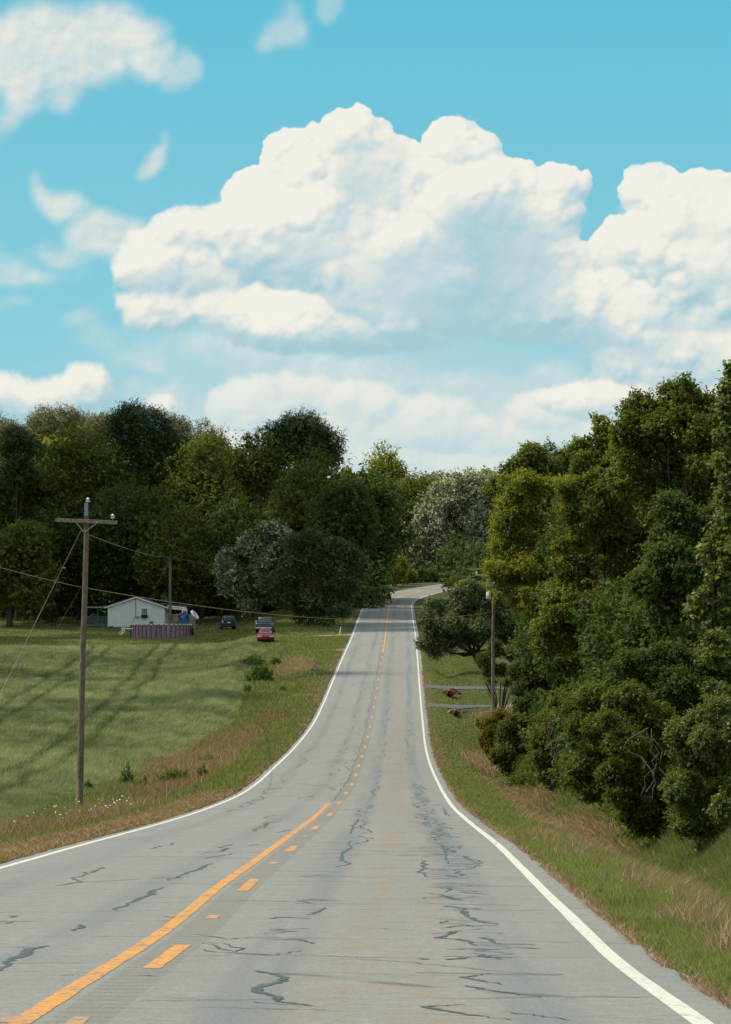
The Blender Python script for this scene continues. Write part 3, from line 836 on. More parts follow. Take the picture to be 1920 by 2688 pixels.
def crown_leaves(lobes, nleaf, size, aspect=.55, nsub=16, flat=.8, center=None, tonebias=0.0, shell=.55, subr=(.28, .5), droop=0.0, clump_var=.35, shoot=0.0, grow=1.25, twig=7):
    """lobes: array (k,6) centre and radii"""
    lobes = np.asarray(lobes, float)
    k = len(lobes)
    c0 = lobes[:, :3].mean(0) if center is None else np.asarray(center)
    lobes[:, 3:] *= grow
    nleaf = int(nleaf * grow * 1.15)
    vol = (lobes[:, 3] * lobes[:, 5]) ** 1.0
    nsub = int(nsub * 1.9)
    idx = np.repeat(np.arange(k), np.maximum(3, (nsub * vol / vol.mean()).astype(int)))
    dirs = unit(len(idx)); dirs[:, 2] += .15
    outw = lobes[idx, :3] - c0; outw /= np.maximum(np.linalg.norm(outw, axis=1, keepdims=True), 1e-6)
    flip = (dirs * outw).sum(1) < -.45
    dirs[flip] *= -1
    R = lobes[idx, 3:]
    sc = lobes[idx, :3] + dirs * R * RNG.uniform(.66, .92, (len(idx), 1))
    sr = R.min(1) * RNG.uniform(*subr, len(idx))
    sc = np.concatenate([sc, lobes[:, :3]]); sr = np.concatenate([sr, lobes[:, 3:].min(1) * .86])   # plus the lobe's own inner body
    idx = np.concatenate([idx, np.arange(k)])
    w = sr ** 2; w[-k:] *= .55; w /= w.sum()
    ntw = nleaf // twig; nleaf = ntw * twig
    li = RNG.choice(len(idx), ntw, p=w)
    dv = unit(ntw); dv[:, 2] = np.where(RNG.random(ntw) < .45, np.abs(dv[:, 2]), dv[:, 2])
    rad = RNG.uniform(shell, 1.0, ntw) + .30 * fbm(dv[:, 0] * 3 + li * 1.7, dv[:, 2] * 3 + dv[:, 1] * 2 + li, 1.0, 3, 5)
    td = dv * .55 + np.array([0, 0, .30 - droop * 1.5]) + unit(ntw) * .75
    td /= np.linalg.norm(td, axis=1, keepdims=True)
    tl = size * (1.2 + twig * .16) * RNG.uniform(.6, 1.5, ntw)
    ct2 = RNG.normal(0, .16, ntw)
    rep = np.repeat(np.arange(ntw), twig); s_ = RNG.random(nleaf)
    li, dv, rad = li[rep], dv[rep], rad[rep]
    TD = td[rep]; spray = TD * (tl[rep] * s_)[:, None] + unit(nleaf) * size * .38
    P = sc[li] + dv * (sr[li] * rad)[:, None] * np.array([1, 1, flat]) + spray
    if shoot:
        ex = RNG.random(nleaf) < shoot
        P[ex] += dv[ex] * (sr[li][ex] * RNG.uniform(.1, .6, ex.sum()))[:, None] + np.array([0, 0, .1]) * sr[li][ex][:, None]
    Nn = dv * .75 + np.array([0, 0, .45]) + unit(nleaf) * .65
    ct = RNG.normal(0, clump_var, len(idx))
    tone = np.clip(.42 + tonebias + ct[li] * .5 + ct2[rep] + .22 * (s_ - .5) + RNG.normal(0, .14, nleaf), 0, .98)
    tone = np.where(RNG.random(nleaf) < .03, 1.0, tone)
    return leaf_quads(P, Nn, size, aspect, droop, along=TD), tone

def trunk_mb(base, top, r0, lobes, nlimb=7, lean=(0, 0)):
    mb = MB()
    b, t = Vector(base), Vector(top)
    pts = []
    for i in range(7):
        f_ = i / 6
        p = b.lerp(t, f_) + Vector((math.sin(f_ * 5 + b.x) * r0 * .5, math.cos(f_ * 4 + b.y) * r0 * .4, 0)) * min(1, f_ * 4)
        if i == 0: p.z -= .25
        pts.append(p)
    mb.tube(pts, [r0 * (1.35 if i == 0 else 1 - .75 * i / 6) for i in range(7)], 9)
    lb = list(lobes); random.shuffle(lb)
    for q in lb[:nlimb]:
        f_ = random.uniform(.35, .8)
        s = b.lerp(t, f_)
        e = Vector(q[:3]) + Vector((0, 0, q[5] * .3))
        m_ = s.lerp(e, .5) + Vector((random.gauss(0, .4), random.gauss(0, .4), -.06 * (e - s).length))
        r = r0 * (1 - .75 * f_) * .55
        mb.tube([s, s.lerp(m_, .5), m_, m_.lerp(e, .55), e], [r, r * .8, r * .6, r * .4, r * .15], 6)
    return mb

def auto_lobes(c, rad, n, rr=(.36, .54), top=0.0):
    c = np.array(c); rad = np.array(rad)
    L = []
    for i in range(n):
        v = unit(1)[0] * RNG.random() ** .40
        if top: v[2] = v[2] * (1 - top) + top * abs(v[2])
        kx = 1 - .35 * max(0, v[2]) * RNG.random()
        R = RNG.uniform(*rr)
        p = c + v * rad * (1.04 - R * .7) * np.array([kx, kx, 1])
        L.append((*p, rad[0] * R, rad[1] * R, rad[2] * R * .85 if rad[2] < 1.6 * rad[0] else rad[0] * R))
    return np.array(L)

def tree(name, label, cat, xc, ytop, ybot, hw, d, mat, n, leaf, nl=14, group=None, lobes=None, trunk_x=None, r0=.35, bark=None, depth=None, kind=None, trunk=True, **kw):
    """a tree placed by where its crown shows in the picture (layout units), at distance d"""
    X, _, _ = at(xc * K, 1690, d)
    zt, zb = at(xc * K, ytop * K, d)[2], at(xc * K, ybot * K, d)[2]
    hwm = hw * K / FPX * d
    tx = at((trunk_x or xc) * K, 1690, d)[0]
    gz = float(ground_z(tx, d))
    zb = max(zb, gz + .3)
    if lobes is None:
        L = auto_lobes((X, d, (zt + zb) / 2), (hwm, depth or hwm * .8, (zt - zb) / 2), nl)
    else:
        L = []
        for q in lobes:
            px, py, r = q[:3]; dz = q[3] if len(q) > 3 else 0
            p = at(px * K, py * K, d + dz); rm = r * K / FPX * (d + dz)
            L.append((p[0], p[1], max(p[2], gz + rm * .6), rm, rm, rm * (q[4] if len(q) > 4 else .85)))
        L = np.array(L)
    V, tone = crown_leaves(L, n, leaf, **kw)
    o = empty(name, (tx, d, gz))
    V = V - np.array([tx, d, gz], np.float32)
    V = V.reshape(-1, 4, 3); keep = V[:, :, 2].min(1) > -.6
    V = V[keep].reshape(-1, 3); tone = tone[keep]
    tag(o, label, cat, group)
    quads_mesh("crown", V, mat, o, tone)
    if trunk:
        Lr = L.copy(); Lr[:, :3] -= np.array([tx, d, gz])
        tp = (X - tx, 0, max(1.0, (zt - gz) * .82))
        trunk_mb((0, 0, 0), tp, r0, Lr, min(9, len(Lr))).build("trunk", bark or BARK, o, True)
    return o

WOODG = "broadleaf trees of the wood behind the house"
FL = .40
for a in [
 ("big_tree", "broadleaf tree at the left edge of the photo, its leafy skirt hanging to the lawn", 20, 1165, 1385, 78, 402, F_OAK, 16000, 10),
 ("big_tree", "tall broadleaf tree behind the crossarm pole at the far left", 55, 1010, 1300, 80, 426, F_DARK, 17000, 14),
 ("big_tree", "broad tree rising right behind the nearest utility pole", 175, 968, 1330, 108, 424, F_OAK, 26000, 18),
 ("big_tree", "dark green tree directly behind the white house", 300, 1080, 1345, 100, 412, F_DARK, 22000, 16),
 ("big_tree", "tree with even round top right of the tallest pine", 445, 985, 1330, 88, 424, F_OAK, 22000, 16),
 ("big_tree", "broadleaf tree standing behind the dark SUV", 530, 1100, 1345, 85, 414, F_DARK, 18000, 14),
 ("big_tree", "tree with a bumpy top left of the roadside pine", 565, 972, 1330, 90, 428, F_OAK, 22000, 16),
 ("big_tree", "dark tree hanging over the left edge of the road, nearest the bend", 755, 1070, 1355, 68, 398, F_DARK, 20000, 14),
 ("big_tree", "broad tree between the roadside pine and the silver leaved tree", 665, 1015, 1320, 92, 410, F_OAK, 24000, 16),
 ("big_tree", "tree whose crown fills the gap between house roof and tall pine", 385, 1120, 1350, 75, 408, F_OAK, 15000, 12),
 ("big_tree", "low dark tree at the wood's edge left of the white house", 110, 1170, 1372, 90, 415, F_DARK, 17000, 12)]:
    nm, lb, xc, yt, yb, hw, d, mt, n, nl = a
    tree(nm, lb, "tree", xc, yt - 20 if yt < 1050 else yt, max(yb, 1340) if xc < 700 else 1285, hw * 1.16 if xc < 700 else hw, d, mt, int(n * 1.35), FL, int(nl * 1.4), WOODG, r0=.38, aspect=.6, nsub=26, subr=(.22, .42), depth=5.5)

def pine(label, lobes, d, mat, n, leaf, trunk_x, r0=.3, group=None, bark=None, **kw):
    kw.setdefault('flat', .6)
    xs = [q[0] for q in lobes]; ys = [q[1] for q in lobes]
    return tree("pine_tree", label, "pine tree", trunk_x, min(q[1] - q[2] for q in lobes), max(ys) + 20, 50, d, mat, n, leaf, group=group, lobes=lobes, trunk_x=trunk_x, r0=r0, bark=bark, aspect=.22, nsub=14, subr=(.25, .45), **kw)
pine("tall dark pine standing highest above the wood behind the house",
     [(290, 935, 30), (330, 940, 27), (265, 955, 22), (352, 960, 25), (300, 965, 32), (380, 985, 25), (270, 995, 24), (330, 1010, 32), (385, 1015, 22), (290, 1040, 26), (350, 1050, 26), (250, 975, 14), (315, 985, 30), (345, 985, 26), (300, 1000, 24)], 428, F_PINE, 26000, .55, 308)
pine("dark rounded pine above the trees nearest the road bend",
     [(670, 955, 30), (640, 965, 28), (705, 968, 26), (605, 975, 20), (735, 990, 22), (670, 995, 36), (715, 1010, 30), (630, 1005, 26), (745, 1020, 16), (690, 1040, 30), (685, 985, 30), (655, 985, 24), (700, 1000, 26)], 432, F_PINE, 26000, .55, 680)
pine("slim dark pine with bare lower trunk at the far left", [(40, 985, 26), (25, 1005, 22), (62, 1000, 20), (40, 1030, 22), (20, 1050, 18), (58, 1055, 18)], 421, F_PINE, 9000, .55, 36, r0=.2)
BG = "pale sunlit pines behind the wood"
for xc, yt, hw, d, n, lb in [(95, 912, 62, 500, 10000, "widest pale olive pine on the skyline at far left"), (5, 925, 48, 505, 8000, "pale olive pine cut by the left edge of the photo"), (160, 912, 52, 510, 8000, "pale pine between the widest pine and the round yellow tree"),
     (215, 918, 44, 500, 7000, "small pale pine touching the tall dark pine on its left"), (392, 930, 52, 505, 8500, "pale pine peeping out right of the tallest dark pine"), (465, 940, 46, 500, 7500, "pale pine top between two gaps of sky left of centre")]:
    tree("pine_tree", lb, "pine tree", xc, yt, yt + 130, hw, d, F_OLIVE, int(n * 1.3), .5, 14, BG, r0=.25, aspect=.25, nsub=14, depth=5, flat=.8)
tree("big_tree", "yellow green round tree in front of the pale pines at left", "tree", 130, 955, 1100, 62, 470, F_LIME, 9000, .42, 10, r0=.3, nsub=18, depth=5)

# silver leaved trees
tree("silver_tree", "silver leaved tree standing over the dark SUV and truck", "tree", 570, 1165, 1400, 80, 372, F_SILVER, 26000, .26, trunk_x=575, r0=.3, tonebias=-.26, clump_var=.9,
     lobes=[(600,1185,22),(560,1215,26),(505,1240,20),(525,1275,26),(580,1260,28),(490,1265,14),(540,1310,24),(500,1300,18),(610,1230,26),(555,1340,18),(585,1300,26),(620,1190,20)], nsub=22, subr=(.2,.38))
tree("silver_tree", "wide dusty green tree right of the silver one, above the grass by the road", "tree", 700, 1180, 1400, 100, 368, F_MYRTLE, 34000, .26, trunk_x=690, r0=.38, tonebias=-.1, clump_var=.7,
     lobes=[(690,1205,26),(650,1215,22),(735,1225,28),(775,1240,24),(800,1265,22),(700,1250,34),(660,1280,34),(740,1290,36),(775,1302,22),(700,1330,36),(640,1330,28),(755,1345,26),(600,1300,20),(680,1370,22),(725,1375,20),(800,1285,14)], nsub=22, subr=(.2,.38))
tree("silver_tree", "large pale silver tree above the road bend", "tree", 1010, 1045, 1290, 100, 538, F_SILVER, 60000, .34, trunk_x=1010, r0=.45, tonebias=.02, clump_var=.75,
     lobes=[(1060,1075,26),(1020,1085,24),(985,1095,24),(1090,1085,22),(1100,1110,24),(960,1110,18),(1045,1110,34),(1000,1130,34),(955,1145,28),(1080,1150,30),(940,1165,18),(1030,1165,36),(980,1180,34),(925,1185,22),(900,1180,14),(910,1215,22),(950,1215,32),(1000,1225,34),(1060,1215,34),(1085,1245,28),(925,1245,20),(965,1255,26),(1020,1265,26),(1050,1285,18),(1100,1190,24)], nsub=24, subr=(.2,.38))
CG = "broadleaf trees beyond the bend"
for xc, yt, yb, hw, d, mt, n, lb in [
   (850, 1003, 1200, 66, 575, F_LIME, 22000, "sunlit yellow green tree, tallest beyond the bend"), (772, 1012, 1200, 30, 560, F_FAR, 7000, "pale treetop wedged beside the dark rounded pine"),
   (905, 1040, 1230, 55, 560, F_OAK, 15000, "mid green tree between the tallest sunlit tree and the pale silver tree"), (850, 1110, 1290, 48, 548, F_LIME, 13000, "yellowish tree lower down in front of the tallest sunlit one"),
   (835, 1175, 1290, 40, 535, F_DARK, 9000, "dark small tree left of the pale silver tree, above the roadside bushes")]:
    tree("big_tree", lb, "tree", xc, yt, yb, hw, d, mt, n, .42, 14, CG, r0=.3, nsub=22, subr=(.22,.42), depth=5)

def mass(name, label, cat, regions, mat, n, leaf, **kw):
    """a wood that reads as one mass"""
    L = []
    for x0, x1, y0, y1, d0, d1, r, k_ in regions:
        for _ in range(k_):
            d = random.uniform(d0, d1); p = at(random.uniform(x0, x1) * K, random.uniform(y0, y1) * K, d); rm = r * K / FPX * d * random.uniform(.7, 1.3)
            L.append((p[0], p[1], p[2], rm, rm, rm * .8))
    V, tone = crown_leaves(np.array(L), n, leaf, nsub=14, center=(L[0][0], 9999, L[0][2]), **kw)
    return tag(quads_mesh(name, V, mat, None, tone), label, cat, kind='stuff')
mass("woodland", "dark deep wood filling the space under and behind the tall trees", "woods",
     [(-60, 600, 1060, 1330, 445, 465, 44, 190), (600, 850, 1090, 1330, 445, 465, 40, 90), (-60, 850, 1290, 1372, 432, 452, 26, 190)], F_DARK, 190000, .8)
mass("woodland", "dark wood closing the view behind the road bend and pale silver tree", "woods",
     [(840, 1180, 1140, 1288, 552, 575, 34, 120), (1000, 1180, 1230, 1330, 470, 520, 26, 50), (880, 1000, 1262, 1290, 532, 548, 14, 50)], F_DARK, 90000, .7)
mass("treeline", "distant treetops in a row on the horizon beyond the silver tree", "woods",
     [(925, 1200, 1062, 1078, 700, 720, 15, 60), (740, 1250, 1085, 1240, 700, 740, 34, 110)], F_FAR, 90000, .75)
# roadside bushes near the bend
BB = "bushes along the outside of the bend"
for xc, yt, yb, hw, d, mt, n, lb in [(878, 1235, 1300, 26, 505, F_LIME, 8000, "tallest yellow green bush on the outside of the bend"), (842, 1262, 1308, 24, 495, F_YEL, 6000, "yellowing bush lowest on the left side of the bend"),
     (905, 1262, 1298, 18, 515, F_LIME, 4500, "round bush beside the dark wood at the bend"), (822, 1225, 1296, 16, 500, F_SILVER, 3000, "pale bush behind the yellowing bush at the bend")]:
    tree("bush", lb, "bush", xc, yt, yb, hw, d, mt, n, .24, 9, BB, r0=.08, nsub=14, depth=1.8)
for xc, yt, yb, hw, d, n, lb in [(1043, 1287, 1335, 26, 440, 5500, "lime green bush behind the leaning tree, left of the thin pole"), (1080, 1296, 1335, 22, 436, 4000, "lime green bush just right of the thin pole")]:
    tree("bush", lb, "bush", xc, yt, yb, hw, d, F_LIME, n, .24, 9, None, r0=.08, nsub=14, depth=1.8)

# the leaning tree by the upper drive
o = tree("leaning_tree", "round spreading tree on a leaning forked trunk beside the upper driveway", "tree", 1040, 1290, 1480, 120, 262, F_MYRTLE, 90000, .17, trunk_x=1082, trunk=False, tonebias=-.02, clump_var=.6, grow=1.08,
     lobes=[(1015,1330,20),(965,1352,22),(942,1375,18),(1040,1315,26),(1085,1325,24),(1120,1345,24),(975,1390,32),(1020,1360,34),(1070,1360,34),(1115,1385,30),(1000,1410,32),(1050,1398,34),(1105,1412,30),(950,1425,22),(972,1442,22),(1025,1420,22),
            (1000,1440,14),(1140,1400,22),(1145,1430,20),(960,1372,20,-2),(1010,1385,24,-2.5),(1065,1395,24,-2.5)], nsub=26, subr=(.2,.36), droop=.25, aspect=.42)
mb = MB()
tz = float(ground_z(o.location.x, 262))
def rel(px, py, d, o=o): p = at(px * K, py * K, d); return Vector((p[0] - o.location.x, p[1] - o.location.y, p[2] - o.location.z))
b0 = Vector((.5, 0, -.3))
mb.tube([b0, rel(1084,1488,262), rel(1070,1482,262), rel(1058,1462,262), rel(1045,1440,262)], [.36, .27, .24, .22, .16], 10)
mb.tube([b0 + Vector((.1, .2, 0)), rel(1100,1484,262.3), rel(1082,1468,262.3), rel(1066,1452,262.3), rel(1060,1430,262.3)], [.3, .24, .22, .2, .14], 10)
for e in ((980,1400),(1010,1370),(1060,1370),(1100,1390),(1120,1420),(970,1440),(1010,1450)):
    mb.tube([rel(1052,1452,262), rel((1052+e[0])/2, (1452+e[1])/2+6, 262), rel(*e, 262)], [.15, .09, .03], 6)
mb.build("trunk", BARK_DARK, o, True)

# fan-shaped myrtle by the drives
o = tree("crape_myrtle", "vase shaped shrub of many upright stems beside the white utility box", "shrub", 1110, 1455, 1560, 42, 206, F_BUSH, 26000, .09, trunk=False, tonebias=-.02, grow=1.05, shoot=.15,
     lobes=[(1078,1468,16),(1100,1455,18),(1130,1458,18),(1158,1472,16),(1085,1492,14),(1115,1486,18),(1146,1498,14),(1096,1514,10),(1126,1516,12),(1100,1435,14),(1150,1445,14)], nsub=18, subr=(.25,.45))
mb = MB()
for i in range(26):
    a = random.uniform(-1, 1); e = Vector((a * 1.15, random.uniform(-.8, .8), random.uniform(1.9, 2.9)))
    mb.tube([Vector((a * .18, random.uniform(-.2, .2), -.1)), e * .5 + Vector((a * .05, 0, .1)), e], [.035, .025, .01], 5)
mb.build("stems", BARK, o)

# the near wall of trees on the right
NG = "trees in the roadside wall of leaves on the right"
def satellites(lobes, k=1.6):
    out_ = list(lobes)
    for q in lobes:
        for _ in range(int(k) + (random.random() < k % 1)):
            a = random.uniform(0, 2 * math.pi); r = q[2] * random.uniform(.38, .85)
            out_.append((q[0] + math.cos(a) * q[2] * random.uniform(.7, 1.45), q[1] + math.sin(a) * q[2] * random.uniform(.5, 1.2), r, random.uniform(-1.6, 1.2) * q[2] / 40))
    return [(q[0], q[1], q[2] * (.88 if i < len(lobes) else 1), *q[3:]) for i, q in enumerate(out_)]
def rt(label, lobes, d, mat, n, leaf, tx, r0=.22, name="roadside_tree", cat="tree", group=NG, **kw):
    kw.setdefault('nsub', 15); kw.setdefault('subr', (.2, .5)); kw.setdefault('grow', 1.12); kw.setdefault('aspect', .5)
    lobes = satellites(lobes)
    return tree(name, label, cat, tx, min(q[1] - q[2] for q in lobes), 1700, 50, d, mat, int(n * 1.25), leaf, group=group, lobes=lobes, trunk_x=tx, r0=r0, **kw)
rt("yellow green tree at the left end of the right-hand wall, over the second utility pole",
   [(1165,1075,28),(1205,1095,32),(1145,1120,28),(1250,1085,28),(1180,1140,38),(1230,1130,38),(1120,1165,24),(1150,1185,36),(1210,1185,42),(1120,1215,26),(1160,1240,38),(1220,1245,40),(1135,1270,30),(1105,1285,14),(1190,1295,36),(1160,1330,28),(1285,1105,26),(1280,1160,36),(1275,1220,36),(1255,1290,30),(1120,1310,16),(1225,1335,24)],
   172, F_LIME, 115000, .15, 1215, tonebias=-.10, shoot=.04, droop=.2, aspect=.38)
rt("dark upright tree on the skyline behind the yellow green one",
   [(1180,1010,22),(1215,1000,14),(1165,1040,28),(1200,1045,28),(1240,1030,22),(1130,1060,20),(1135,1090,26),(1270,1010,20),(1290,1040,26),(1250,1065,28),(1185,1080,28)],
   200, F_OAK, 42000, .17, 1190, shoot=.05)
rt("slim treetop standing apart on the skyline left of the tallest tree",
   [(1335,945,17),(1340,968,19),(1322,990,16),(1350,995,22),(1290,990,16),(1275,1005,14),(1330,1025,28),(1370,1040,28),(1300,1050,26),(1350,1075,30),(1345,1110,34),(1340,1150,34),(1385,1120,30),(1310,1090,28)],
   146, F_GUM, 46000, .15, 1345, shoot=.06)
rt("yellow green leafy crown in the middle of the right-hand wall, below the slim treetop",
   [(1262,1092,18),(1290,1078,16),(1330,1066,20),(1385,1080,24),(1310,1112,28),(1360,1118,30),(1275,1140,22),(1425,1105,18),(1335,1158,26),(1290,1190,20),(1250,1215,16),(1380,1160,18)],
   133, F_MID, 46000, .13, 1330, r0=.05, tonebias=-.15, shoot=.05, droop=.15, aspect=.4)
rt("tallest dark tree in the right-hand wall, star shaped leaves on its top",
   [(1420,890,16),(1395,915,18),(1430,918,22),(1490,880,22),(1520,868,18),(1505,905,28),(1460,930,30),(1550,890,18),(1560,925,24),(1530,950,34),(1410,955,26),(1450,985,36),(1500,1000,40),(1570,985,34),(1400,1010,30),(1440,1050,36),(1520,1060,40),(1590,1045,30),(1390,1070,30),(1480,1100,40),(1560,1110,36),(1610,985,22)],
   104, F_GUM, 120000, .125, 1495, r0=.2, shoot=.05, tonebias=-.05)
rt("dark leafy tree filling the middle of the right-hand wall",
   [(1330,1090,30),(1370,1120,34),(1320,1150,36),(1400,1165,40),(1290,1250,38),(1350,1210,44),(1420,1240,46),(1300,1310,42),(1370,1290,46),(1440,1320,46),(1250,1330,38),(1310,1380,44),(1390,1370,46),(1230,1390,34),(1460,1180,36),(1270,1420,36),(1220,1440,28),(1340,1440,40),(1420,1430,40)],
   138, F_GUM, 130000, .14, 1350, r0=.25, tonebias=0)
rt("deep green tree with a bare trunk showing low down, near the right edge",
   [(1500,1160,38),(1560,1180,38),(1480,1230,40),(1550,1250,42),(1600,1200,30),(1510,1310,42),(1580,1330,38),(1460,1290,36),(1490,1380,38),(1560,1410,36),(1620,1120,30),(1630,1270,30)],
   97, F_DARK, 90000, .125, 1548, r0=.16, tonebias=.14)
o = rt("vine draped trunk with heart shaped leaves along the right edge",
   [(1622,880,20),(1612,925,18),(1628,975,24),(1612,1030,16),(1640,1060,24),(1620,1110,20),(1618,1170,20),(1600,1215,18),(1625,1240,26),(1600,1290,20),(1575,1330,16),(1615,1340,28),(1590,1390,24),(1560,1370,14),(1620,1420,30),(1585,1450,20),(1545,1350,12),(1635,830,14)],
   66, F_VINE, 46000, .095, 1628, r0=.1, name="vine_covered_tree", aspect=.85, shoot=.05, shell=.75, group=None)
# thicket of shrubs at the foot of the wall
TG = "shrubs at the foot of the right-hand wall"
for i, (lb, lobes, d, mat, n, leaf, tx) in enumerate([
   ("shrub with yellow and reddish patches just behind the white utility box", [(1085,1612,14),(1105,1600,13),(1080,1645,14),(1112,1635,16),(1130,1620,12),(1092,1668,12)], 158, F_YEL, 16000, .09, 1100),
   ("dark shrub nearest the drives, at the left tip of the thicket", [(1130,1640,22),(1155,1615,20),(1120,1675,18),(1160,1665,24),(1190,1640,26),(1150,1695,20),(1195,1690,26),(1125,1700,14),(1175,1715,18),(1215,1720,18)], 134, F_BUSH, 46000, .10, 1160),
   ("shrub with twiggy bare stems in front, left half of the thicket", [(1230,1600,28),(1215,1650,28),(1260,1640,30),(1235,1700,26),(1280,1690,28),(1215,1700,20),(1250,1560,26),(1290,1590,30),(1245,1740,20),(1290,1748,20),(1220,1730,14)], 110, F_BUSH, 56000, .095, 1250),
   ("olive green shrub above the dry grass bank", [(1320,1560,30),(1300,1620,30),(1345,1640,32),(1320,1700,30),(1290,1735,22),(1350,1725,28),(1370,1580,32),(1335,1760,20),(1380,1760,22),(1375,1690,30),(1310,1770,14),(1385,1784,14)], 86, F_BUSH, 66000, .085, 1330),
   ("broad shrub with rusty orange flecks among its leaves", [(1400,1560,32),(1390,1620,34),(1430,1660,36),(1400,1720,32),(1450,1740,34),(1400,1780,26),(1440,1800,28),(1480,1690,34),(1460,1610,34),(1430,1830,22),(1480,1820,28),(1500,1760,30),(1470,1848,16),(1405,1812,16),(1410,1835,14)], 66, F_BUSH, 84000, .072, 1440),
   ("bright green shrub at the right edge, lowest in the thicket", [(1560,1620,30),(1600,1560,28),(1545,1680,32),(1590,1700,34),(1530,1760,32),(1560,1790,34),(1610,1770,34),(1530,1830,26),(1580,1845,26),(1620,1845,26),(1520,1640,30),(1620,1650,30),(1560,1862,16),(1610,1868,16)], 58, F_VINE, 92000, .066, 1580),
   ("dark shrub between the two nearest bushes under the bare trunk", [(1490,1470,32),(1450,1500,32),(1530,1510,34),(1500,1560,34),(1570,1480,30),(1540,1570,30),(1600,1500,28),(1400,1490,30),(1380,1530,26),(1520,1620,30)], 76, F_DARK, 56000, .085, 1515),
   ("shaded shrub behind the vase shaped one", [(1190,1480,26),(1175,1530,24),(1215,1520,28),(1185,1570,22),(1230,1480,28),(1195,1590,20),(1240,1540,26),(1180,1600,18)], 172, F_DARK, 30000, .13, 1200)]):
    rt(lb, lobes, d, mat, n, leaf, tx, r0=.05, trunk=False, name="shrub", cat="shrub", group=TG, shoot=.12, grow=1.18, tonebias=(-.1 if mat is F_VINE else 0))
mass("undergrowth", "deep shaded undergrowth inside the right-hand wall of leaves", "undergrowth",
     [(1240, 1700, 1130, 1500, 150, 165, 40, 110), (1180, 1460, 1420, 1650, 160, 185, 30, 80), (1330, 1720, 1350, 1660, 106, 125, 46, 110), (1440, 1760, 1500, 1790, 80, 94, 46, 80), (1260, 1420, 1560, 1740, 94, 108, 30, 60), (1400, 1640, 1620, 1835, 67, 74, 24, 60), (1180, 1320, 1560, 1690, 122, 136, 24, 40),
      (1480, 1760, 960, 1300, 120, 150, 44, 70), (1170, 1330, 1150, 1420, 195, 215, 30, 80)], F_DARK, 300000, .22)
L = []
pp = [(1625,1870,60.5), (1560,1864,62), (1500,1850,65), (1430,1825,71), (1390,1795,79), (1340,1770,89), (1290,1742,101), (1230,1726,112), (1170,1708,128), (1125,1692,140)]
for _ in range(130):
    i = random.randrange(len(pp) - 1); f_ = random.random(); a, b = pp[i], pp[i + 1]
    d = a[2] + (b[2] - a[2]) * f_ + random.uniform(0, 3); x = at((a[0] + (b[0] - a[0]) * f_ + random.gauss(0, 8)) * K, 1690, d)[0]
    rm = random.uniform(.18, .55); z = float(ground_z(x, d)) + random.uniform(.1, 1.1) * (1 if random.random() < .6 else .3)
    L.append((x, d, z, rm, rm, rm * .8))
V, tone = crown_leaves(np.array(L), 120000, .075, nsub=12, center=(L[0][0], 9999, L[0][2]), shoot=.12, grow=1.1)
tag(quads_mesh("brambles", V, F_BUSH, None, tone), "tangled low brambles along the foot of the right-hand thicket", "brambles", kind='stuff')
# twigs and bare stems hanging in the thicket
mb = MB()
for tag_i, (px, py, d) in enumerate(((1228,1610,106),(1248,1640,106),(1240,1670,106),(1262,1600,105),(1262,1580,105),(1440,1650,62.5))):
    if tag_i == 5:
        tag(mb.build("bare_twigs", BARK_PALE), "pale bare twigs tangled in front of the thicket's left half", "twigs"); mb = MB()
    for _ in range(4):
        p = Vector(at((px + random.uniform(-8, 8)) * K, (py - random.uniform(10, 50)) * K, d)); pts = [p]
        for q in range(9): p = p + Vector((random.gauss(0, .11), random.gauss(0, .05), -random.uniform(.08, .26))); pts.append(p)
        mb.tube(pts, .008, 4)
tag(mb.build("bare_twigs", BARK_PALE), "pale bare branch sticking out above the rusty flecked shrub", "twigs")
# ------------------------------------------------------------------ grass, crop and weeds
F_GRASS = foliage("verge_grass", (0.056, 0.074, 0.034), (0.215, 0.232, 0.118), .35, .6, .2, odd=(.93, (0.30, 0.23, 0.12)))
F_CROP = foliage("young_grain", (0.062, 0.082, 0.060), (0.245, 0.262, 0.205), .35, .6, .2)
F_STRAW = foliage("dead_grass", (0.110, 0.075, 0.064), (0.330, 0.232, 0.195), .2, .8, .1)
F_CLAYG = foliage("reddish_thatch", (0.105, 0.070, 0.054), (0.275, 0.205, 0.155), .2, .8, .1)
F_WEED = foliage("weed_leaves", (0.022, 0.050, 0.014), (0.080, 0.125, 0.036), .3, .5, .2)

def blades(x, d, h, w, lean, z=None, dirx=0.0):
    n = len(x)
    z = ground_z(x, d) if z is None else z
    B = np.stack([x, d, z - .01], -1)
    L = RNG.normal(0, 1, (n, 2)) * np.asarray(lean).reshape(-1, 1) * np.asarray(h).reshape(-1, 1)
    L[:, 0] += dirx * h
    a = RNG.uniform(-.9, .9, n); side = np.stack([np.cos(a), np.sin(a), np.zeros(n)], -1) * (np.asarray(w) * .5).reshape(-1, 1)
    tip = B + np.concatenate([L, np.asarray(h).reshape(-1, 1) * RNG.uniform(.7, 1.1, (n, 1))], 1)
    mid = B + (tip - B) * np.array([.30, .30, .48])
    V = np.empty((n, 4, 3), np.float32)
    V[:, 0], V[:, 1], V[:, 2], V[:, 3] = B, mid + side, tip, mid - side
    return V.reshape(-1, 3)

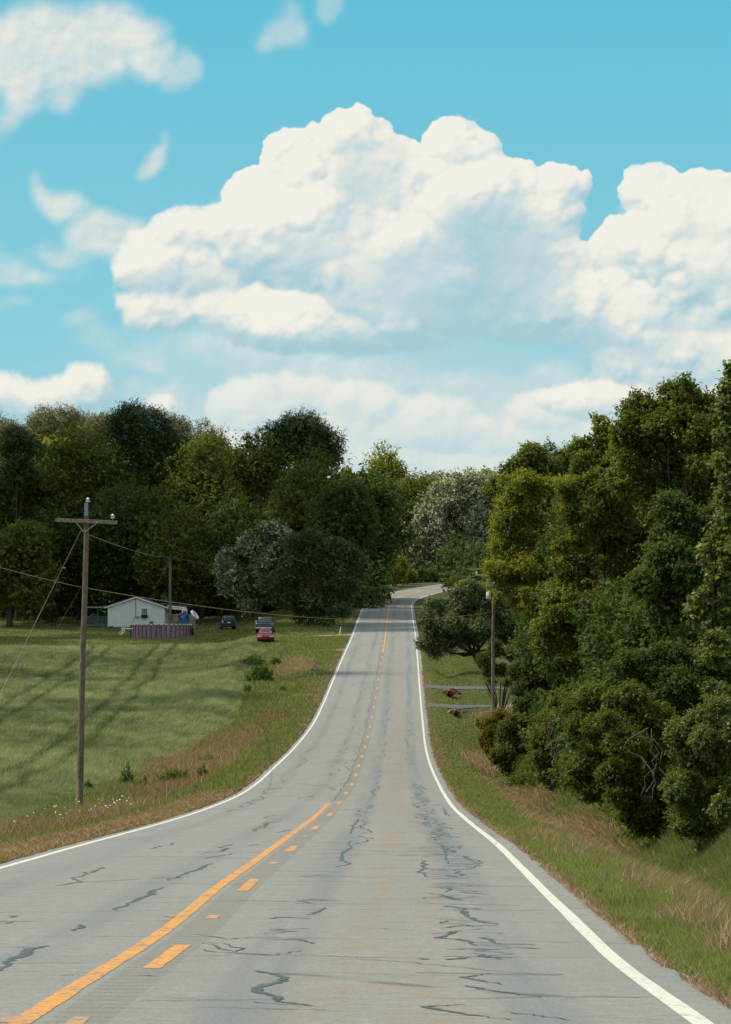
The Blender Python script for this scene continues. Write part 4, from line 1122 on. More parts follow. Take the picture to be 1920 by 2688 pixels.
def scatter(n, d0, d1, xa, xb, power=1.0):
    d = d0 + (d1 - d0) * RNG.random(n) ** power
    a, b = xa(d), xb(d)
    keep = RNG.random(n) < np.clip((b - a) / np.maximum((b - a).max(), 1e-3), 0, 1)
    d, a, b = d[keep], a[keep], b[keep]
    return a + (b - a) * RNG.random(len(d)), d
REDGE = lambda d: rX(XR, d) + .34
LEDGE = lambda d: rX(XL, d) - .30
VIEWR = lambda d: .121 * d + .8
parts_, tones_ = [], []
def put(x, d, h, w, lean, tone, **k):
    parts_.append(blades(x, d, h, w, lean, **k)); tones_.append(np.clip(tone, 0, 1))
def flush(name, label, cat, mat, kind='stuff'):
    global parts_, tones_
    o = quads_mesh(name, np.concatenate(parts_), mat, None, np.concatenate(tones_))
    parts_, tones_ = [], []
    return tag(o, label, cat, kind=kind)

# right verge
for n, d0, d1, w0, h0 in ((150000, 15, 32, .0075, .13), (170000, 30, 66, .012, .15), (90000, 64, 130, .024, .16), (60000, 125, 300, .05, .17), (12000, 300, 460, .09, .18)):
    x, d = scatter(n, d0, d1, REDGE, lambda q: np.minimum(VIEWR(q), REDGE(q) + (9 if d1 < 130 else 7)))
    sr = x - REDGE(d)
    edge = smooth(sr + fnoise(x, d, .8, 3, 33) * .35, -.02, .28)
    patch = fnoise(x, d, 1.6, 4, 31); p2 = fnoise(x, d, .35, 3, 35)
    keep = (RNG.random(len(x)) < edge * (.95 - .35 * smooth(patch, .15, .5))) & ~((np.abs(d - 213) < 1.7) | (np.abs(d - 237) < 1.8))
    x, d, sr, patch, p2 = x[keep], d[keep], sr[keep], patch[keep], p2[keep]
    h = h0 * (1 + .7 * p2 + .5 * smooth(sr, .3, 2.0) - .25) * RNG.uniform(.6, 1.4, len(x)); h = np.maximum(h, .04)
    if d0 >= 125: h *= .55
    tone = .50 + .25 * patch + RNG.normal(0, .18, len(x)) - .15 * smooth(sr, 1.5, 4)
    put(x, d, h, np.full(len(x), w0), .42, tone)
flush("grass", "green roadside grass on the right verge and lawns", "grass", F_GRASS)
# dry grass along the right pavement edge and on the ditch bank
for n, d0, d1, w0 in ((26000, 15, 40, .008), (22000, 40, 110, .018), (12000, 110, 260, .035)):
    x, d = scatter(n, d0, d1, lambda q: REDGE(q) - .06, lambda q: REDGE(q) + .55)
    k_ = RNG.random(len(x)) < smooth(fnoise(x, d, .9, 3, 44), -.35, .25)
    x, d = x[k_], d[k_]
    put(x, d, RNG.uniform(.02, .10, len(x)), np.full(len(x), w0), 1.0, .45 + RNG.normal(0, .25, len(x)))
def gauss_patch(n, px, py, d, rx, rd, h, w, lean, tone=.5, **k):
    x0 = at(px, py, d)[0]
    x = x0 + RNG.normal(0, rx, n); dd_ = d + RNG.normal(0, rd, n)
    put(x, dd_, h * RNG.uniform(.5, 1.3, n), np.full(n, w), lean, tone + RNG.normal(0, .25, n), **k)
gauss_patch(19000, 1480, 2115, 84, .5, 6, .26, .020, .9); gauss_patch(9000, 1370, 2045, 116, .55, 7, .24, .028, .9); gauss_patch(2500, 1560, 2150, 72, .4, 3, .22, .018, .9)
gauss_patch(2200, 1690, 2240, 52, .5, 2, .28, .012, .6); gauss_patch(1800, 1800, 2330, 40, .4, 2, .22, .01, .6); gauss_patch(2000, 1500, 2220, 56, .5, 3, .2, .012, .8)
gauss_patch(2500, 1262, 1975, 152, .3, 3, .6, .04, .45, .6)
for _ in range(48):
    d0 = random.uniform(20, 62); x0 = random.uniform(float(REDGE(d0)) + .6, min(float(VIEWR(d0)), float(REDGE(d0)) + 6))
    n = 220; put(x0 + RNG.normal(0, .16, n), d0 + RNG.normal(0, .5, n), .20 * RNG.uniform(.6, 1.5, n), np.full(n, .007 + d0 * .0001), .5, .55 + RNG.normal(0, .2, n))
flush("dead_grass", "tan dead grass on the right ditch bank and pavement edge", "dry grass", F_STRAW)

# left verge
for n, d0, d1, w0, h0 in ((120000, 44, 110, .018, .15), (80000, 105, 200, .034, .20), (50000, 195, 330, .055, .18), (26000, 325, 450, .09, .15)):
    x, d = scatter(n, d0, d1, lambda q: (CROP_X(q) if d0 < 200 else CROP_X(q) - 1) - (10 if d0 >= 325 else 0), LEDGE)
    sl = LEDGE(d) - x
    patch = fnoise(x, d, 2.2, 4, 51); p2 = fnoise(x, d, .6, 3, 52)
    bare = smooth(patch, .05, .45)
    edge = smooth(sl + fnoise(x, d, 1.2, 3, 53) * .9, *(1.2, 2.6) if d0 < 60 else (.15, .8))
    k_ = (RNG.random(len(x)) < edge * (1 - .75 * bare)) & (np.abs(d - 298) > 1.1) & (np.abs(d - 336.5) > 1.1) & (x < LEDGE(d))
    x, d, sl, patch, p2 = x[k_], d[k_], sl[k_], patch[k_], p2[k_]
    h = np.maximum(h0 * (1 + p2 * .9 + .5 * smooth(sl, 2, 5)) * RNG.uniform(.5, 1.4, len(x)), .05)
    put(x, d, h, np.full(len(x), w0), .4, .40 + .2 * patch + RNG.normal(0, .22, len(x)))
flush("grass", "mixed green grass on the left verge beside the grain field", "grass", F_GRASS)
x, d = scatter(90000, 330, 432, lambda q: -.122 * q - 2, lambda q: LEDGE(q) - 5)
k_ = RNG.random(len(x)) < smooth(fnoise(x, d, 5, 4, 91), -.5, .1)
x, d = x[k_], d[k_]
put(x, d, .11 * RNG.uniform(.5, 1.6, len(x)), np.full(len(x), .12), .5, .45 + .5 * fnoise(x, d, 6, 3, 92) + RNG.normal(0, .2, len(x)))
flush("lawn", "short patchy lawn in front of the white house and the wood", "lawn", F_GRASS)
# reddish thatch strip between the pavement and the grass, left
for n, d0, d1, w0 in ((60000, 38, 100, .022), (22000, 100, 300, .05)):
    x, d = scatter(n, d0, d1, lambda q: LEDGE(q) - 3.4, lambda q: LEDGE(q) + .02)
    sl = LEDGE(d) - x
    k_ = RNG.random(len(x)) < (1 - smooth(sl, *(1.3, 3.3) if d1 <= 100 else (.2, 2.5))) * smooth(fnoise(x, d, .8, 3, 57), -.6, .1)
    x, d = x[k_], d[k_]
    put(x, d, RNG.uniform(.02, .09, len(x)) * (1 + w0 * 20), np.full(len(x), w0), 1.1, .5 + .5 * fnoise(x, d, 1, 3, 58) + RNG.normal(0, .22, len(x)))
gauss_patch(7000, 500, 1985, 152, 1.0, 8, .55, .035, .55, .6); gauss_patch(6000, 600, 1925, 178, .8, 7, .4, .04, .6, .5); gauss_patch(4000, 420, 2060, 123, .8, 6, .45, .03, .5, .4)
gauss_patch(2600, 690, 1880, 200, .7, 8, .3, .045, .6, .4); gauss_patch(1800, 770, 1740, 268, .8, 7, .5, .05, .5, .8); gauss_patch(2500, 100, 2120, 84, 1.0, 3, .45, .02, .5, .5); gauss_patch(2000, 290, 2090, 102, .8, 4, .4, .022, .5, .6)
flush("dead_grass", "reddish tan thatch and tall dead grass on the left verge", "dry grass", F_CLAYG)

# the grain field
tracks = [(-16.9, -19.2), (-18.6, -21.0), (-24.2, -26.2), (-26.0, -28.0)]
for n, d0, d1, w0, h0 in ((120000, 60, 120, .022, .50), (150000, 118, 190, .036, .52), (170000, 185, 262, .052, .52), (120000, 258, 334, .07, .50)):
    x, d = scatter(n, d0, d1, lambda q: -.124 * q - 2.5, CROP_X)
    k_ = np.ones(len(x), bool); deep = np.zeros(len(x))
    for a, b in tracks:
        tx = a + (b - a) * (d - 200) / 75 + fnoise(d, d * 0 + a, 22, 3, 66) * .8
        deep = np.maximum(deep, np.exp(-((x - tx) / .30) ** 2))
    bx = CROP_X(d) + fnoise(x, d, 4, 3, 61) * 1.0
    k_ = (RNG.random(len(x)) > deep * .55) & (x < bx) & (fnoise(x, d, 3, 3, 69) < .62)
    x, d, deep = x[k_], d[k_], deep[k_]
    wave = fnoise(x * 1.0 + d * .35, d * .28, 7, 4, 62); big = fnoise(x * .6, d * .45, 26, 3, 63); fine = fnoise(x, d * .4, 1.1, 3, 68)
    h = h0 * (1 + .30 * fine + .14 * big) * RNG.uniform(.8, 1.15, len(x))
    h = h * (.55 + .45 * smooth(bx[k_] - x, 0, 2.5)) * (.6 + .4 * smooth(d, 60, 95))
    put(x, d, h, np.full(len(x), w0), .28 + .12 * smooth(wave, -.3, .5), .42 + .5 * wave + .35 * big + .5 * fine - .5 * deep + RNG.normal(0, .12, len(x)), dirx=.30)
flush("grain_field", "grey green field of young grain left of the road", "crop", F_CROP)

# single weeds and bushes along the field edge
WG = "leafy weeds along the edge of the grain field"
def weed(label, px, py, d, w, h, n, mat=F_WEED, leaf=.12, cat="weed", name="weed", group=WG, up=.5):
    X = at(px, py, d)[0]; gz = float(ground_z(X, d))
    o = empty(name, (X, d, gz)); tag(o, label, cat, group)
    v = unit(n); v[:, 2] = np.abs(v[:, 2]); r = RNG.uniform(.35, 1, n) ** .6
    kk = fnoise(v[:, 0] * 9, v[:, 2] * 9, 3, 3, 70 + int(px)) * .6 + .9
    P = v * (r * kk)[:, None] * np.array([w / 2, w / 2, h])
    V = leaf_quads(P, v + unit(n) * .7, leaf, .45, along=np.tile([0, 0, up], (n, 1)))
    quads_mesh("foliage", V, mat, o, np.clip(.45 + RNG.normal(0, .25, n), 0, 1))
    mb = MB()
    for _ in range(6): mb.tube([(random.gauss(0, w * .06), random.gauss(0, w * .06), -.05), (random.gauss(0, w * .2), random.gauss(0, w * .2), h * .7)], [.012, .004], 4)
    mb.build("stem", F_WEED, o)
for a in [("tall leafy weed right of the nearest pole, at the field's edge", 334, 2044, 131, .75, 1.15, 700), ("low dark weed between the tall weed and the widest one", 378, 2050, 129, .8, .5, 600), ("widest dark green weed clump on the left verge", 455, 2050, 130, 1.7, .85, 1600),
          ("dark weed at the end of the dead grass nearest the road", 532, 2045, 132, .7, .75, 600), ("small bright weed touching the nearest pole", 232, 2050, 127, .5, .6, 350), ("weed patch inside the tan dead grass", 541, 1995, 152, 1.5, .8, 900),
          ("small weed at the lower tip of the field corner", 648, 1812, 238, 1.0, .9, 500), ("tiny weed in the grass left of the blue grey mailbox", 742, 1810, 238, .8, .55, 350)]:
    weed(*a)
weed("large dark green bush at the upper corner of the grain field", 683, 1780, 251, 2.6, 1.5, 2600, leaf=.2, name="bush", cat="bush", group=None)
weed("low round bush behind the large bush at the field corner", 660, 1742, 272, 2.8, 1.1, 1500, leaf=.2, name="bush", cat="bush", group=None)
weed("small bush in the pale grass right of the field corner bushes", 725, 1742, 272, 1.6, .8, 900, leaf=.18, name="bush", cat="bush", group=None)
# white wildflowers by the pole
n = 46
x = at(270, 2110, 96)[0] + RNG.normal(0, 1.0, n); d = 94 + RNG.normal(0, 6, n); z = ground_z(x, d)
P = np.stack([x, d, z + RNG.uniform(.3, .55, n)], -1)
V = leaf_quads(P, np.tile([0, -.4, 1.], (n, 1)) + unit(n) * .2, .05, 1.0)
FLW = plain("white_petals", (0.75, 0.76, 0.72), .8)
tag(quads_mesh("wildflowers", V, FLW, None, np.ones(n)), "white wildflowers in the grass at the foot of the nearest pole", "flowers", kind='stuff')

# pale plume grass beside the utility box
X = at(1330, 1880, 186)[0]; gz = float(ground_z(X, 186))
o = empty("plume_grass", (X, 186, gz)); tag(o, "dry pinkish plume grass beside the white utility box", "plume grass")
n = 3200; bx = RNG.normal(0, .75, n); by = RNG.normal(0, .5, n)
quads_mesh("blades", blades(bx, by, RNG.uniform(.5, 1.1, n), np.full(n, .03), .35, z=np.zeros(n)), F_STRAW, o, np.clip(.6 + RNG.normal(0, .2, n), 0, 1))
mb = MB()
for px, top in ((1309,1845),(1333,1850),(1343,1845),(1348,1850),(1353,1852),(1358,1851),(1375,1857),(1313,1856),(1328,1862),(1370,1868)):
    b = Vector((at(px - 6, 1890, 186)[0] - X, random.gauss(0, .2), .2)); t = Vector((at(px, top, 186)[0] - X, b.y, at(px, top, 186)[2] - gz))
    mb.tube([b, b.lerp(t, .55), b.lerp(t, .66), b.lerp(t, .82), t], [.012, .012, .05, .06, .01], 6)
mb.build("plumes", plain("plume_seed", (0.52, 0.40, 0.32), .9, var=.3, scale=12), o)
# ------------------------------------------------------------------ poles and wires
POLEW = plain("weathered_pole_wood", (0.155, 0.130, 0.105), .9, scale=6, var=.35, spec=.2)
ARMW = plain("arm_wood", (0.26, 0.20, 0.165), .9, scale=8, var=.35, spec=.2)
GALV = plain("galvanised_steel", (0.42, 0.44, 0.44), .5, .6)
PORC = plain("pale_porcelain", (0.62, 0.66, 0.64), .35)
WIREM = plain("wire_copper", (0.28, 0.17, 0.12), .6)
WIREG = plain("wire_grey", (0.22, 0.20, 0.19), .6)
def V3(px, py, d): return Vector(at(px, py, d))

def utility_pole(label, base_px, base_d, top_px, top_py, r0, r1, group="wooden utility poles"):
    X = at(base_px, 1690, base_d)[0]; gz = float(ground_z(X, base_d))
    o = empty("utility_pole", (X, base_d, gz)); tag(o, label, "utility pole", group)
    t = V3(top_px, top_py, base_d) - o.location
    mb = MB(); n = 8
    pts = [Vector((0, 0, -.5))] + [Vector((0, 0, 0)).lerp(t, i / n) + Vector((math.sin(i * 1.3) * .012, 0, 0)) for i in range(1, n + 1)]
    mb.tube(pts, [r0 + (r1 - r0) * i / n for i in range(n + 1)], 14)
    mb.build("pole", POLEW, o, True)
    return o, t
def insulator(o, p, s=1.0):
    s *= .78
    mb = MB()
    mb.lathe([(.02 * s, -.12), (.02 * s, 0), (.075 * s, .0), (.115 * s, .02), (.05 * s, .045), (.05 * s, .07), (.075 * s, .075), (.115 * s, .095), (.05 * s, .12), (.04 * s, .16)], p, 14)
    return mb.build("insulator", PORC, o, True)
# nearest pole
o, t = utility_pole("tall weathered crossarm pole nearest the camera, standing at the edge of the grain field", 209, 107, 228.5, 1321, .125, .085)
def L1(px, py, dd=0): return V3(px, py, 107 + dd) - o.location
a, b = L1(146, 1365, -.16), L1(308, 1372, -.16)
mb = MB(); u_ = (b - a).normalized()
rotm = Matrix.Rotation(-math.atan2(u_.z, u_.x), 3, 'Y')
mb.box(a.x, a.x + (b - a).length, a.y - .05, a.y + .05, a.z - .065, a.z + .065, rotm, a)
arm = mb.build("crossarm", ARMW, o, bevel=.008)
for q in (155, 191, 219, 250, 286):
    p = L1(q, 1366 + (q - 146) * .043, -.22); m2 = MB(); m2.lathe([(.018, -.01), (.018, .02)], p, 8, 'y'); m2.build("bolt", GALV, arm)
for qa, qb in (((198, 1368), (219, 1396)), ((257, 1370), (224, 1396))):
    m2 = MB(); m2.tube([L1(*qa, -.22), L1(*qb, -.13)], .018, 6); m2.build("brace", GALV, o)
m2 = MB()
c = L1(226, 1337, -.115); m2.box(c.x - .06, c.x + .06, c.y - .012, c.y + .012, c.z - .23, c.z + .23); m2.build("top_plate", plain("blue_grey_metal", (.20, .33, .40), .5, .3), o)
insulator(o, L1(231, 1318)); insulator(o, L1(296, 1361, -.16))
guy_a = Vector((at(-152, 2134, 107)[0], 107, 0)); guy_a.z = float(ground_z(guy_a.x, 107))
def wire(name, label, cat, pts, r, mat, group=None):
    mb = MB(); mb.tube(pts, r, 5)
    w = mb.build(name, mat, None, True)
    return tag(w, label, cat, group)
def sag(a, b, s, n=24):
    a, b = Vector(a), Vector(b)
    return [a.lerp(b, i / n) - Vector((0, 0, 4 * s * (i / n) * (1 - i / n))) for i in range(n + 1)]
wire("guy_wire", "long guy wire slanting down left from the crossarm of the nearest pole", "guy wire", [V3(214, 1390, 107), guy_a], .010, plain("guy_steel", (.42, .40, .38), .6), "guy wires of the nearest pole")
wire("guy_wire", "shorter guy wire from mid height of the nearest pole", "guy wire", [V3(211, 1545, 107), guy_a + Vector((.35, 0, 0))], .006, WIREG, "guy wires of the nearest pole")
m2 = MB(); m2.tube([L1(165, 1490), L1(172, 1491)], .014, 6); m2.build("guy_marker", PORC, o)
# second crossarm pole, right of the road
o2, t2 = utility_pole("crossarm pole on the right of the road with its top half hidden in leaves", 1294, 200, 1296, 1490, .125, .09)
def L2(px, py, dd=0): return V3(px, py, 200 + dd) - o2.location
a, b = L2(1249, 1510, -.2), L2(1345, 1516, -.2)
mb = MB(); mb.tube([a, b], .07, 4); arm = mb.build("crossarm", ARMW, o2)
for qa in ((1272, 1512), (1320, 1515)):
    m2 = MB(); m2.tube([L2(*qa, -.25), L2(1296, 1532, -.15)], .022, 6); m2.build("brace", GALV, o2)
for q in ((1294, 1486), (1252, 1507), (1340, 1512)): insulator(o2, L2(*q), 1.3)
m2 = MB(); c = L2(1283, 1572, -.3); m2.lathe([(.12, -.02), (.15, 0), (.15, .42), (.12, .45), (.04, .49)], c, 16); m2.build("transformer", plain("pale_grey_enamel", (.58, .62, .62), .4), o2, True)
m2 = MB(); c = L2(1279, 1534, -.25); m2.lathe([(.05, 0), (.06, .05), (.06, .28), (.03, .34)], c, 10); m2.build("cutout", PORC, o2, True)
# pole by the house, thin pole far behind the leaning tree
o3, t3 = utility_pole("plain pole standing in front of the white house's right-hand porch", 447, 374, 447, 1460, .19, .15)
o4, t4 = utility_pole("thin bare pole behind the leaning tree near the bend", 1213, 452, 1213, 1487, .14, .11)
m2 = MB(); m2.tube([V3(446, 1473, 374) - o3.location, V3(385, 1585, 420) - o3.location], .02, 5); m2.build("stay_wire", WIREG, o3)
WG_ = "overhead wires along the road"
wire("overhead_wire", "reddish cable sagging from the nearest pole across the road to the second crossarm pole", "wire", sag(V3(222, 1543, 107), V3(1291, 1607, 200), .80, 40), .014, WIREM, WG_)
wire("overhead_wire", "reddish cable from the nearest pole out past the left edge of the photo", "wire", sag(V3(220, 1543, 107), (-14, -20, 6.5), .9), .011, WIREM, WG_)
wire("overhead_wire", "thin dark wire from under the crossarm down to the pole by the white house", "wire", sag(V3(233, 1404, 107), V3(447, 1461, 374), .3), .012, WIREG, WG_)
wire("overhead_wire", "thin wire running right from the house pole in front of the silver leaved tree", "wire", sag(V3(447, 1461, 374), V3(1213, 1545, 452), 1.3), .016, WIREG, WG_)
wire("overhead_wire", "faint wire from the thin pole to the insulator on top of the second crossarm pole", "wire", sag(V3(1213, 1488, 452), V3(1294, 1486, 200), .3), .02, WIREM, WG_)
wire("overhead_wire", "faint lower wire between the thin pole and the arm of the second crossarm pole", "wire", sag(V3(1213, 1510, 452), V3(1252, 1510, 200), .2), .014, WIREG, WG_)

# ------------------------------------------------------------------ white house
def siding():
    m, T = mat_new("white_lap_siding")
    ob = T.n('ShaderNodeTexCoord').outputs['Object']
    z = T.sep(ob)[2]
    f_ = T.m('FRACT', T.m('DIVIDE', z, .19))
    n = T.noise(ob, 2.0, 5, .6).outputs['Fac']
    c = T.mix(T.mapr(n, .3, .75), (.82, .84, .84), (.70, .74, .74))
    c = T.mix(T.mapr(T.m('MULTIPLY', f_, 1.0), .90, .97), c, (.30, .36, .38))
    out(T, principled(T, c, .55, 0, .4, bump(T, f_, .8, .03)))
    return m
SIDING = siding()
WTRIM = plain("white_trim", (.74, .74, .70), .5, var=.06)
ROOFG = plain("green_roof_metal", (.12, .185, .15), .55, .0, var=.2, scale=.6)
PALEWOOD = plain("tan_wood", (.34, .26, .19), .85, scale=5, var=.3)
BLUEWOOD = plain("blue_grey_wood", (.10, .155, .18), .8, var=.2)
GLASSD = plain("dark_window_glass", (.04, .06, .07), .12, 0, .1, spec=.8)
DARKM = plain("black_plastic", (.012, .013, .014), .5)
hx, hd = at(357.6, 1645, 400)[0], 400.0
hz = at(357, 1645.4, 400)[2]
H = empty("white_house", (hx, hd, hz)); tag(H, "single storey white clapboard house with green roof at the foot of the wood", "house")
HW, EV, AP, LN = 3.74, 2.62, 3.86, 11.0
mb = MB(); mb.prism([(-HW, -.02), (HW, -.02), (HW, EV), (0, AP), (-HW, EV)], 'y', 0, LN); wall = mb.build("wall", SIDING, H)
mb = MB(); mb.box(-HW + .05, HW - .05, .06, LN - .06, -.9, -.02); mb.build("foundation", plain("block_foundation", (.25, .25, .24), .9), H)
sl = (AP - EV) / HW
for s in (-1, 1):
    mb = MB(); e = HW + .42
    q = [(0, AP + .05), (s * e, AP + .05 - sl * e), (s * e, AP + .15 - sl * e), (0, AP + .16)]
    mb.prism(q if s < 0 else q[::-1], 'y', -.30, LN + .3)
    rf = mb.build("roof", ROOFG, H)
    mb = MB(); q = [(0, AP - .08), (s * (e + .01), AP - .08 - sl * e), (s * (e + .01), AP + .06 - sl * e), (0, AP + .06)]
    mb.prism(q, 'y', -.34, -.303); mb.build("fascia", WTRIM, rf)
# window with air conditioner, meter and conduit
def hp(px, py): p = at(px, py, 400); return p[0] - hx, p[2] - hz
x0, z1 = hp(371.5, 1597); x1, z0 = hp(387.5, 1613)
mb = MB(); mb.box(x0, x1, -.03, .0, z0, z1); mb.box(x0 - .05, x1 + .05, -.045, -.002, z1, z1 + .06); mb.box(x0 - .05, x1 + .05, -.05, -.002, z0 - .05, z0)
win = mb.build("window", WTRIM, H)
for i in range(3):
    for j in range(2):
        mb = MB(); w_ = (x1 - x0 - .12) / 3; h_ = (z1 - z0 - .1) / 2
        mb.box(x0 + .05 + i * (w_ + .01), x0 + .04 + (i + 1) * w_ + i * .01, -.036, -.031, z0 + .04 + j * (h_ + .02), z0 + .03 + (j + 1) * h_ + j * .02)
        mb.build("pane", GLASSD, win)
xa, za = hp(371.5, 1612); xb, zb = hp(387.5, 1622)
mb = MB(); mb.box(xa, xb, -.42, -.051, zb, za - .06); mb.box(xa + .03, xb - .03, -.44, -.421, zb + .05, za - .1); mb.build("air_conditioner", DARKM, H, bevel=.02)
mb = MB(); mb.tube([(hp(356.5, 1572)[0], -.06, hp(356, 1572)[1]), (hp(356.5, 1618)[0], -.06, hp(356, 1618)[1])], .035, 8); mb.build("conduit", plain("grey_pipe", (.16, .2, .23), .6), H)
for q in (356.5, 362.5):
    mb = MB(); c = hp(q, 1620); mb.box(c[0] - .12, c[0] + .10, -.12, -.002, c[1] - .17, c[1] + .15); mb.build("meter_box", plain("meter_grey", (.36, .36, .35), .6), H, bevel=.01)
mb = MB(); mb.tube([(hp(353, 1624)[0], -.08, hp(353, 1624)[1]), (hp(345, 1641)[0], -.25, hp(345, 1641)[1])], .022, 6); mb.build("cable", WIREG, H)

def railing(mb, x0, x1, y, z0, z1, step=.14):
    mb.box(x0, x1, y - .03, y + .03, z1 - .07, z1); mb.box(x0, x1, y - .02, y + .02, z0 + .08, z0 + .14)
    x = x0
    while x < x1: mb.box(x, x + .045, y - .018, y + .018, z0 + .14, z1 - .07); x += step
# left porch
pl, pz0 = hp(222, 1641); _, pz1 = hp(222, 1617)
mb = MB(); railing(mb, pl, -HW - .03, 1.2, pz0, pz1); rail = mb.build("porch_railing", BLUEWOOD, H)
mb = MB(); mb.box(pl, -HW - .01, 1.1, 7, pz0 - .12, pz0 + .05); mb.build("porch_floor", BLUEWOOD, H)
mb = MB(); mb.box(pl - .3, -HW - .45, .7, 7, EV - .12, EV + .02); mb.build("porch_roof", plain("weathered_eave", (.36, .31, .27), .8), H)
for q in (pl + .05, pl + 1.6):
    mb = MB(); mb.box(q, q + .1, 1.1, 1.2 - .035, pz0, EV - .12); mb.build("porch_post", BLUEWOOD, H)
mb = MB()
for q in range(3): mb.box(-HW - 2.0 + q * .45, -HW - 1.7 + q * .45, 2.2, 2.5, pz0 + .05, pz0 + .75 + .12 * (q % 2))
mb.build("porch_clutter", plain("faded_blue_plastic", (.09, .14, .17), .7), H)
# right porch
rx0, _ = hp(440, 1590); rx1, rz1 = hp(486, 1595)
mb = MB(); mb.prism([(HW - .6, EV + .42), (rx1 + .55, rz1 + .10), (rx1 + .55, rz1 + .18), (HW - .6, EV + .52)], 'y', 1.0, LN - 1); rf = mb.build("porch_roof", ROOFG, H)
mb = MB(); mb.prism([(HW + .3, EV + .02), (rx1 + .1, rz1 - .10), (rx1 + .1, rz1 + .08), (HW + .3, EV + .22)], 'y', .96, .999); mb.build("fascia", WTRIM, rf)
mb = MB(); mb.prism([(HW + .02, EV - .22), (rx1 + .05, rz1 - .38), (rx1 + .05, rz1 - .12), (HW + .02, EV + .0)], 'y', 1.02, 1.12); mb.build("porch_beam", WTRIM, H)
mb = MB(); mb.box(rx1 - .1, rx1 + .02, 1.14, 1.26, -.2, rz1 - .3); mb.build("porch_post", WTRIM, H)
mb = MB(); mb.box(HW + .02, rx1 + .1, 1.3, LN - 2, -.3, 0.0); mb.build("porch_floor", PALEWOOD, H)

# deck with railing between house and pool
dk = 388.0
dx0, dx1 = at(439, 1640, dk)[0], at(512, 1640, dk)[0]; dzt = at(0, 1638, dk)[2]; dzr = at(0, 1613, dk)[2]; gz = float(ground_z((dx0 + dx1) / 2, dk))
D = empty("wooden_deck", ((dx0 + dx1) / 2, dk, gz)); tag(D, "raised tan wooden deck with slatted railing right of the white house", "deck")
w2 = (dx1 - dx0) / 2; zt = dzt - gz; zr = dzr - gz
mb = MB(); mb.box(-w2, w2, 0, 4.2, zt - .14, zt); mb.build("floor", PALEWOOD, D)
for y_ in (.0, 4.2):
    mb = MB(); railing(mb, -w2 + .12, w2 - .12, y_ + (.05 if y_ == 0 else -.05), zt, zr); mb.build("railing", PALEWOOD, D)
for q in (-w2, -w2 * .33, w2 * .33, w2 - .1):
    mb = MB(); mb.box(q, q + .1, -.13, -.003, -.6, zr + .1); mb.build("post", PALEWOOD, D)
# pool
PC = (at(415.5, 1669, 362)[0], 366.5); pr = 79.5 * 363 / 8000; pgz = float(ground_z(PC[0], 363))
pz_b = at(0, 1668, 362)[2]; ph = 1.28
Pl = empty("swimming_pool", (PC[0], PC[1], pz_b)); tag(Pl, "round above ground pool with faded purple panels in front of the white house", "pool")
mb = MB(); mb.lathe([(pr, -.8), (pr, ph - .02), (pr - .04, ph - .02), (pr - .04, .5), (.1, .5)], (0, 0, 0), 60)
m, T = mat_new("faded_purple_panel"); ob = T.n('ShaderNodeTexCoord').outputs['Object']
n = T.noise(T.v('MULTIPLY', ob, (7, 7, .6)), 1.0, 4, .6).outputs['Fac']; out(T, principled(T, T.mix(T.mapr(n, .35, .65), (.150, .085, .125), (.33, .235, .29)), .6, 0, .4))
mb.build("wall", m, Pl)
mb = MB()
for i in range(60):
    a0, a1 = 2 * math.pi * i / 60, 2 * math.pi * (i + 1) / 60
    if i == 0: P_ = []
    r1_, r2_ = pr - .08, pr + .08
    mb.add([(r1_*math.cos(a0), r1_*math.sin(a0), ph), (r2_*math.cos(a0), r2_*math.sin(a0), ph), (r2_*math.cos(a1), r2_*math.sin(a1), ph), (r1_*math.cos(a1), r1_*math.sin(a1), ph),
            (r1_*math.cos(a0), r1_*math.sin(a0), ph + .06), (r2_*math.cos(a0), r2_*math.sin(a0), ph + .06), (r2_*math.cos(a1), r2_*math.sin(a1), ph + .06), (r1_*math.cos(a1), r1_*math.sin(a1), ph + .06)], [(3,2,1,0),(4,5,6,7),(1,2,6,5),(0,4,7,3)])
mb.build("rim", plain("dirty_rim", (.36, .27, .25), .6, var=.35, scale=2), Pl)
mb = MB(); mb.lathe([(pr - .06, ph - .22), (.01, ph - .22)], (0, 0, 0), 48); mb.build("water", plain("pool_water", (.05, .22, .28), .08, spec=.7), Pl)
for i in range(20):
    a0 = math.pi * (1.0 + i / 19.0); mb = MB(); c = (math.cos(a0) * (pr + .03), math.sin(a0) * (pr + .03))
    mb.box(c[0] - .045, c[0] + .045, c[1] - .045, c[1] + .02, -.6, ph - .01); up_ = mb.build("upright", plain("dark_upright", (.10, .055, .08), .6), Pl)
    mb = MB(); mb.box(c[0] - .12, c[0] + .12, c[1] - .06, c[1] + .05, ph - .06, ph + .09); mb.build("cap", WTRIM, up_, bevel=.02)
